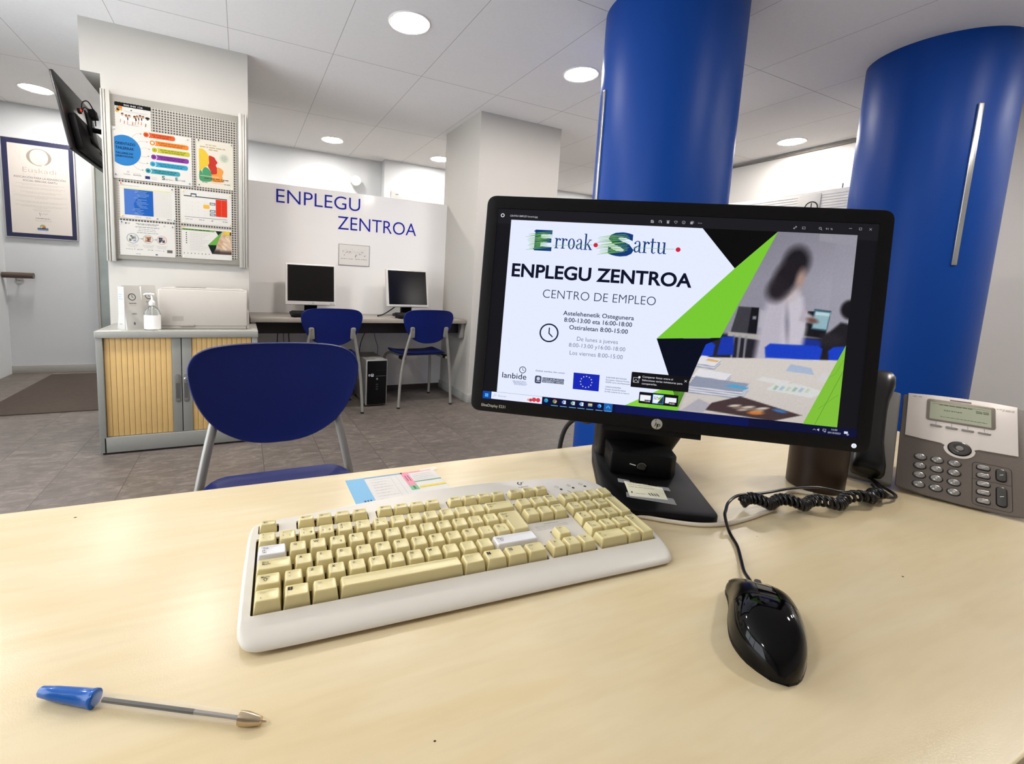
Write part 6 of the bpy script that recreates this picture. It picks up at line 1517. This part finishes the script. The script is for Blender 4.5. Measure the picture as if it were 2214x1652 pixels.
PBLK = mat('phone_black', '0c0b0b', rough=0.3, var=0.1, spec=0.5)
KEYS = mat('phone_key_metal', 'a09d99', rough=0.28, metal=0.55, var=0.05)
m = MB()
top = fillet([(-6.5, -103), (30, -108), (75, -110), (120, -109), (141, -106), (141, 91), (100, 94), (65, 94.5), (30, 93), (-6.5, 90)], 4, 3)
m.prism(top, -5, 0, PGREY, 2.2, PF)
prof = [(-98, -4), (-92, -8), (88, -9), (88, -28), (-55, -30), (-84, -16)]
m.loft([[(s_, a, b) for a, b in prof] for s_ in (-4, 139)], PBLK, M=PF)
pb0 = obj('body', m, phone, True)
m = MB()
sp = [(0.0, 92.5), (0.0, 0.0), (22, -2.5), (44, -4.0), (49, -7)] + [(66 + 18.5 * math.cos(a), -9.7 + 18.0 * math.sin(a)) for a in np.linspace(PI * 1.02, PI * 1.98, 14)] + [(83, -7), (88, -4.5), (110, -4), (130, -3.5), (131, 93), (98, 95.5), (65, 96), (32, 95)]
m.prism(sp, 0, 1.6, PSIL, 0.8, PF); spm = m
m = MB(); m.prism(fillet(rect(24.5, 39.0, 106.5, 85.5), 5, 4), 1.4, 2.6, mat('display_bezel', '8d8378', rough=0.35, metal=0.3), 0.6, PF); dp = obj('display', m, phone, True)
m = MB(); m.flat(rect(28.8, 42.2, 101.5, 79.5), mat('lcd_green', 'adb09a', rough=0.15, var=0.03, emit='8c9078', es=0.12), 2.75, PF)
LD = ink('3c4a30')
m.text('sarenet', 46, 62.5, 22, 3.4, LD, 2.85, M=PF, off=0.004); m.greek(40, 74, 40, 1.2, LD, 2.85, 2, PF); m.greek(84, 70.5, 15, 1.2, LD, 2.85, 3, PF); m.greek(84, 67.5, 15, 1.4, LD, 2.85, 5, PF); m.line([(31, 76), (100, 76)], 0.4, LD, 2.85, PF); m.line([(46, 56), (99, 50.6)], 0.01, LD, 2.85, PF); m.greek(42, 49, 55, 0.8, LD, 2.85, 4, PF)
obj('lcd', m, dp, True)
m = MB(); m.prism(fillet(rect(53, 87.2, 79, 89.6), 1.1, 3), 1.4, 2.2, mat('message_lamp', '8a7d74', rough=0.3), 0.3, PF); obj('message_lamp', m, phone, True)
m = spm
for i in range(4): m.line([(37.3 + 18.85 * i, 38.6), (37.3 + 18.85 * i, 31.6)], 0.5, ink('8a8078'), 1.75, PF)
m.greek(6, 86, 12, 2.0, ink('c2b5aa'), 1.75, 2, PF); m.greek(108, 83, 20, 1.0, ink('a59a90'), 1.75, 3, PF); m.greek(114, 80.5, 14, 1.0, ink('a59a90'), 1.75, 3, PF)
obj('silver_panel', m, phone, True)
for i in range(4):
    m = MB(); c = 37.3 + 18.85 * i; m.prism(fillet(rect(c - 7.4, 26.6, c + 7.4, 31.2), 2.2, 4), 1.4, 3.0, KEYS, 0.7, PF); obj('soft_key', m, phone, True)
m = MB(); m.lathe([(12.6, 1.4), (12.4, 3.6), (10.5, 4.4), (7, 4.0), (5.4, 3.2), (0, 3.2)], mat('nav_grey', '5f5d5a', rough=0.25, metal=0.6), 36, PF @ T(66, -9.7, 0), caps=False)
m.lathe([(14.0, 1.4), (14.0, 2.0), (12.6, 2.0)], PBLK, 36, PF @ T(66, -9.7, 0), caps=False); nv = obj('navigation_key', m, phone, True)
m = MB(); m.lathe([(4.6, 3.2), (4.4, 4.4), (0, 4.8)], KEYS, 20, PF @ T(66, -9.7, 0), caps=False); obj('centre_key', m, nv, True)
def oval(cx, cy, a, b, leg=None, n=24):
    m = MB()
    m.loft([[(x, y, h_) for x, y in circ(cx, cy, a * s_, n, b * s_)] for s_, h_ in ((1.18, 0.0), (1.16, 0.5), (1.02, 0.5))], PBLK, False, False, M=PF)
    m.loft([[(x, y, h_) for x, y in circ(cx, cy, a * s_, n, b * s_)] for s_, h_ in ((1.0, 0.2), (0.98, 1.6), (0.85, 2.6), (0.5, 3.2), (0.1, 3.3))], KEYS, False, True, M=PF)
    if leg: m.text(leg, cx, cy - 1.6, None, 3.4, ink('e9e7e2'), 3.45, align='C', M=PF, off=0.01)
    obj('dial_key', m, phone, True)
for j, row in enumerate(('123', '456', '789', '*0#')):
    for i, c in enumerate(row): oval(21.3 + 19.9 * i, -38.9 - 17.6 * j, 7.0, 5.7, c)
def pill(x0, y0, x1, y1, name='function_key', mt=None):
    m = MB(); r = min(x1 - x0, y1 - y0) * 0.48
    m.prism(fillet(rect(x0 - 1, y0 - 1, x1 + 1, y1 + 1), r + 1, 5), 0, 0.5, PBLK, 0, PF); m.prism(fillet(rect(x0, y0, x1, y1), r, 5), 0.3, 2.6, mt or KEYS, 1.0, PF)
    m.line([((x0 + x1) / 2 - 2, (y0 + y1) / 2 - 1), ((x0 + x1) / 2 + 2, (y0 + y1) / 2 + 1)], 0.7, ink('e9e7e2'), 2.7, PF)
    obj(name, m, phone, True)
LITE = mat('phone_key_light', 'b5b0aa', rough=0.25, metal=0.7, var=0.03)
for j in range(5): pill(85.8, -36.5 - 14.9 * j - 3.8, 99.6, -36.5 - 14.9 * j + 3.8, mt=LITE if j >= 2 else None)
pill(106.5, -54.5, 116.5, -33.5, mt=MATS['nav_grey']); pill(106.5, -98, 116.5, -65.5, mt=MATS['nav_grey'])
m = MB(); bo = fillet(rect(81, -104.5, 122.5, -28.0), 6, 4); m.line(bo + [bo[0]], 0.6, PBLK, 0.15, PF); m.line([(81, -58.8), (122.5, -58.8)], 0.6, PBLK, 0.15, PF); obj('key_outline', m, phone, True)
m = MB(); m.prism(fillet([(-74, -104), (-10.5, -104), (-9.5, 91), (-30, 95), (-74, 95)], 4, 3), -12, -0.5, mat('cradle_grey', '76716b', rough=0.45, var=0.06, scale=300), 2.0, PF)
m.loft([[(s_, a, b) for a, b in ((-88, -11), (88, -11), (88, -26), (-58, -28))] for s_ in (-72, -11)], PBLK, M=PF); obj('cradle', m, phone, True)
m = MB()
R = []
for t_, hw, n0, n1, sc in ((116, 12, 14, 22, -44), (114, 20, 8, 31, -44), (104, 24, 4, 37, -44), (85, 24.5, 3, 40, -44), (66, 22.5, 9, 40, -45), (45, 20, 16, 39, -46), (20, 19, 18, 38, -46), (-20, 19, 18, 38, -46), (-45, 19.5, 14, 38, -46), (-66, 21.5, 5, 38, -45), (-86, 23.5, 2, 37, -44), (-98, 23, 2, 32, -44), (-103, 20, 4, 24, -44), (-105, 13, 8, 18, -44)):
    q = []
    for i in range(24):
        a = 2 * PI * i / 24; c, s_ = math.cos(a), math.sin(a)
        q.append((sc + hw * math.copysign(abs(c) ** 0.62, c), t_, (n0 + n1) / 2 + (n1 - n0) / 2 * math.copysign(abs(s_) ** 0.62, s_)))
    R.append(q)
m.loft(R[::-1], PBLK, M=PF); obj('handset', m, phone, True, angle=60)
m = MB()
def dn(t_): return -(((PO.z - DESK) / (0.001 * ks)) + pv.z * t_) / pn.z
fp = [(72, -28), (40, -28), (-8, dn(-8)), (8, dn(8))]
m.loft([[(s_, a, b) for a, b in fp] for s_ in (5, 125)], PBLK, M=PF); obj('foot', m, phone, True)
# coiled handset cord
P0 = [Vector(q) for q in ((0.872, 0.3185, 0.7425), (0.848, 0.3225, 0.743), (0.8248, 0.3266, 0.7435), (0.7775, 0.3283, 0.744), (0.7401, 0.336, 0.744), (0.7133, 0.3456, 0.744), (0.69, 0.357, 0.744), (0.6651, 0.3674, 0.744), (0.6451, 0.3775, 0.744), (0.631, 0.387, 0.745))]
cp = spline(P0, 60)
n = len(cp); pts = []
TURN = 46
for i, q in enumerate(cp):
    f = i / (n - 1); t_ = (cp[min(i + 1, n - 1)] - cp[max(i - 1, 0)]).normalized(); sd = Vector((-t_.y, t_.x, 0)).normalized(); up = Vector((0, 0, 1))
    k = min(1, f / 0.06, (1 - f) / 0.04)
    wob = 0.0056 * k; a2 = 2 * PI * 5 * f; a1 = 2 * PI * TURN * f
    ctr = q + sd * (wob * math.cos(a2)) + up * (wob * 0.5 * math.sin(a2) + 0.0038)
    pts.append(ctr + (sd * math.cos(a1) + up * math.sin(a1)) * 0.0064 * k)
zmin = min(p.z for p in pts)
m = MB(); m.tube([tuple(p) for p in pts], 0.0024, mat('cord_black', '0b0809', rough=0.28, var=0.1, spec=0.5), 7, True)
m.tube([(0.872, 0.3185, 0.7425), (0.893, 0.3165, 0.739), (0.915, 0.325, 0.7375), (0.931, 0.348, 0.739), (0.940, 0.368, 0.744)], 0.0024, MATS['cord_black'], 8, True, None, 6)
m.tube([(0.850, 0.329, 0.738), (0.875, 0.327, 0.737), (0.905, 0.333, 0.737), (0.928, 0.352, 0.738), (0.938, 0.368, 0.742)], 0.0024, MATS['cord_black'], 8, True, None, 6)
obj('coiled_cord', m, phone, True, angle=80)

# ------------------------------------------------------------------ mouse
ms = thing('computer_mouse', 'glossy black corded mouse on the desk right of the keyboard', 'mouse', (0.4161, 0.2182, DESK), -48.3)
SL = 0.0569
def prof1(t_, tab):
    n = len(tab)
    for i in range(n - 1):
        if t_ <= tab[i + 1][0] or i == n - 2:
            p0 = tab[max(i - 1, 0)][1]; p1 = tab[i][1]; p2 = tab[i + 1][1]; p3 = tab[min(i + 2, n - 1)][1]
            h = tab[i + 1][0] - tab[i][0]; f = (t_ - tab[i][0]) / h
            m1 = (p2 - p0) / (tab[i + 1][0] - tab[max(i - 1, 0)][0]) * h; m2 = (p3 - p1) / (tab[min(i + 2, n - 1)][0] - tab[i][0]) * h
            return (2 * f ** 3 - 3 * f * f + 1) * p1 + (f ** 3 - 2 * f * f + f) * m1 + (-2 * f ** 3 + 3 * f * f) * p2 + (f ** 3 - f * f) * m2
TS = (0, 0.05, 0.14, 0.30, 0.50, 0.70, 0.85, 0.95, 1.0)
WLt = list(zip(TS, (0.0025, 0.0120, 0.0228, 0.0297, 0.0297, 0.0262, 0.0250, 0.0258, 0.0240)))
WRt = list(zip(TS, (0.0034, 0.0122, 0.0195, 0.0258, 0.0283, 0.0286, 0.0275, 0.0262, 0.0235)))
HTt = list(zip(TS, (0.0055, 0.0148, 0.0241, 0.0329, 0.0352, 0.0315, 0.0241, 0.0180, 0.0148)))
def ms_pt(t_, a, g=0.0):
    c, s_ = math.cos(a), math.sin(a)
    w_ = prof1(t_, WRt) if c > 0 else prof1(t_, WLt)
    return ((w_ - g) * math.copysign(abs(c) ** 0.66, c), -SL + 2 * SL * t_, 0.003 + (prof1(t_, HTt) - g) * max(0, s_) ** 0.78)
MSH = mat('mouse_gloss_black', '040303', rough=0.06, var=0, spec=0.28)
MSS = mat('mouse_satin_black', '060505', rough=0.22, var=0, spec=0.25)
def ms_patch(name, t0, t1, a0, a1, g, mt, nt=22, na=26, parent=ms, cap=False):
    m = MB(); R = [[ms_pt(t0 + (t1 - t0) * i / nt, a0 + (a1 - a0) * j / na, g) for j in range(na + 1)] for i in range(nt + 1)]
    m.loft(R[::-1], mt, cap, cap, closed=False)
    return obj(name, m, parent, angle=70)
ms_patch('shell', 0.0, 1.0, 0, PI, 0.0007, MSS, 34, 36, cap=True)
ms_patch('palm_cover', 0.0, 0.50, 0.42, PI - 0.42, 0.0, MSH)
ms_patch('button', 0.508, 0.985, PI / 2 + 0.14, PI - 0.55, 0.0, MSS); ms_patch('button', 0.508, 0.985, 0.55, PI / 2 - 0.14, 0.0, MSS)
ms_patch('centre_strip', 0.508, 0.80, PI / 2 - 0.12, PI / 2 + 0.12, 0.0002, MSH, 12, 6)
m = MB(); m.lathe([(0.007, -0.0032), (0.0092, -0.002), (0.0095, 0), (0.0092, 0.002), (0.007, 0.0032)], mat('wheel_grey', '3f3d3c', rough=0.45, var=0.1), 28, T(0, -SL + 2 * SL * 0.865, 0.018) @ RY(90)); obj('scroll_wheel', m, ms)
m = MB(); m.loft([[(x, y, 0.0) for x, y in [(ms_pt(t_, 0.0)[0] - 0.001, ms_pt(t_, 0)[1]) for t_ in np.linspace(0.02, 0.99, 20)] + [(ms_pt(t_, PI)[0] + 0.001, ms_pt(t_, 0)[1]) for t_ in np.linspace(0.99, 0.02, 20)]], [(x, y, 0.004) for x, y in [(ms_pt(t_, 0.0)[0] - 0.0005, ms_pt(t_, 0)[1]) for t_ in np.linspace(0.02, 0.99, 20)] + [(ms_pt(t_, PI)[0] + 0.0005, ms_pt(t_, 0)[1]) for t_ in np.linspace(0.99, 0.02, 20)]]], BLACKP); obj('underside', m, ms)
m = MB(); m.tube([(0.457, 0.255, DESK + 0.011), (0.467, 0.265, DESK + 0.010), (0.484, 0.282, DESK + 0.006), (0.505, 0.299, DESK + 0.004), (0.531, 0.321, DESK + 0.003), (0.552, 0.345, DESK + 0.003), (0.566, 0.362, DESK + 0.013), (0.580, 0.371, DESK + 0.0155), (0.605, 0.384, DESK + 0.0165), (0.634, 0.388, DESK + 0.020), (0.674, 0.380, DESK + 0.020), (0.730, 0.374, DESK + 0.021), (0.775, 0.362, DESK + 0.021), (0.80, 0.341, DESK + 0.019), (0.84, 0.322, DESK + 0.016), (0.88, 0.325, DESK + 0.005), (0.93, 0.36, DESK + 0.003)], 0.0019, MATS['cord_black'], 8, True, None, 8)
obj('cord', m, ms, True)

# ------------------------------------------------------------------ ball pen
A = Vector((-0.1275, 0.3765, DESK + 0.0058)); Bv = Vector((0.0125, 0.2965, DESK + 0.0035))
px_ = (Bv - A).normalized(); py_ = Vector((0, 0, 1)).cross(px_).normalized(); pz_ = px_.cross(py_)
pf = fr(A, py_, pz_, px_)
pen = thing('ballpoint_pen', 'clear ballpoint pen with a blue cap on its tail, lying on the desk', 'pen', tuple((A + Bv) / 2 - Vector((0, 0, 0.0045))), math.degrees(math.atan2(px_.y, px_.x)))
Lp = (Bv - A).length
m = MB(); m.lathe([(0.0026, 0), (0.0034, 0.0012), (0.0044, 0.012), (0.0052, 0.028), (0.0056, 0.0375), (0.0061, 0.0385), (0.0061, 0.0405), (0.0048, 0.0408)], mat('pen_cap_blue', '0058b0', rough=0.18, var=0.02, spec=0.5), 28, pf); cp_ = obj('cap', m, pen, True)
m = MB(); CLB = mat('clear_barrel', 'fbf8f3', rough=0.06, var=0, alpha=0.15, spec=0.7)
m.lathe([(0.0042, 0.036), (0.0042, Lp - 0.046), (0.0040, Lp - 0.045), (0.0040, Lp - 0.0165)], CLB, 8, pf); obj('barrel', m, pen, True)
m = MB(); m.lathe([(0.0016, 0.046), (0.0016, Lp - 0.05)], mat('ink_dark', '0d0907', rough=0.4), 14, pf); m.lathe([(0.0015, Lp - 0.05), (0.0013, Lp - 0.016)], mat('refill_grey', '8a8480', rough=0.3, metal=0.4), 14, pf); obj('refill', m, pen, True)
m = MB(); m.lathe([(0.0042, Lp - 0.0185), (0.0043, Lp - 0.013), (0.0034, Lp - 0.008), (0.0024, Lp - 0.0035), (0.0010, Lp - 0.003), (0.0005, Lp)], mat('brass_tip', 'cbb79a', rough=0.2, metal=0.9), 24, pf); obj('tip', m, pen, True)
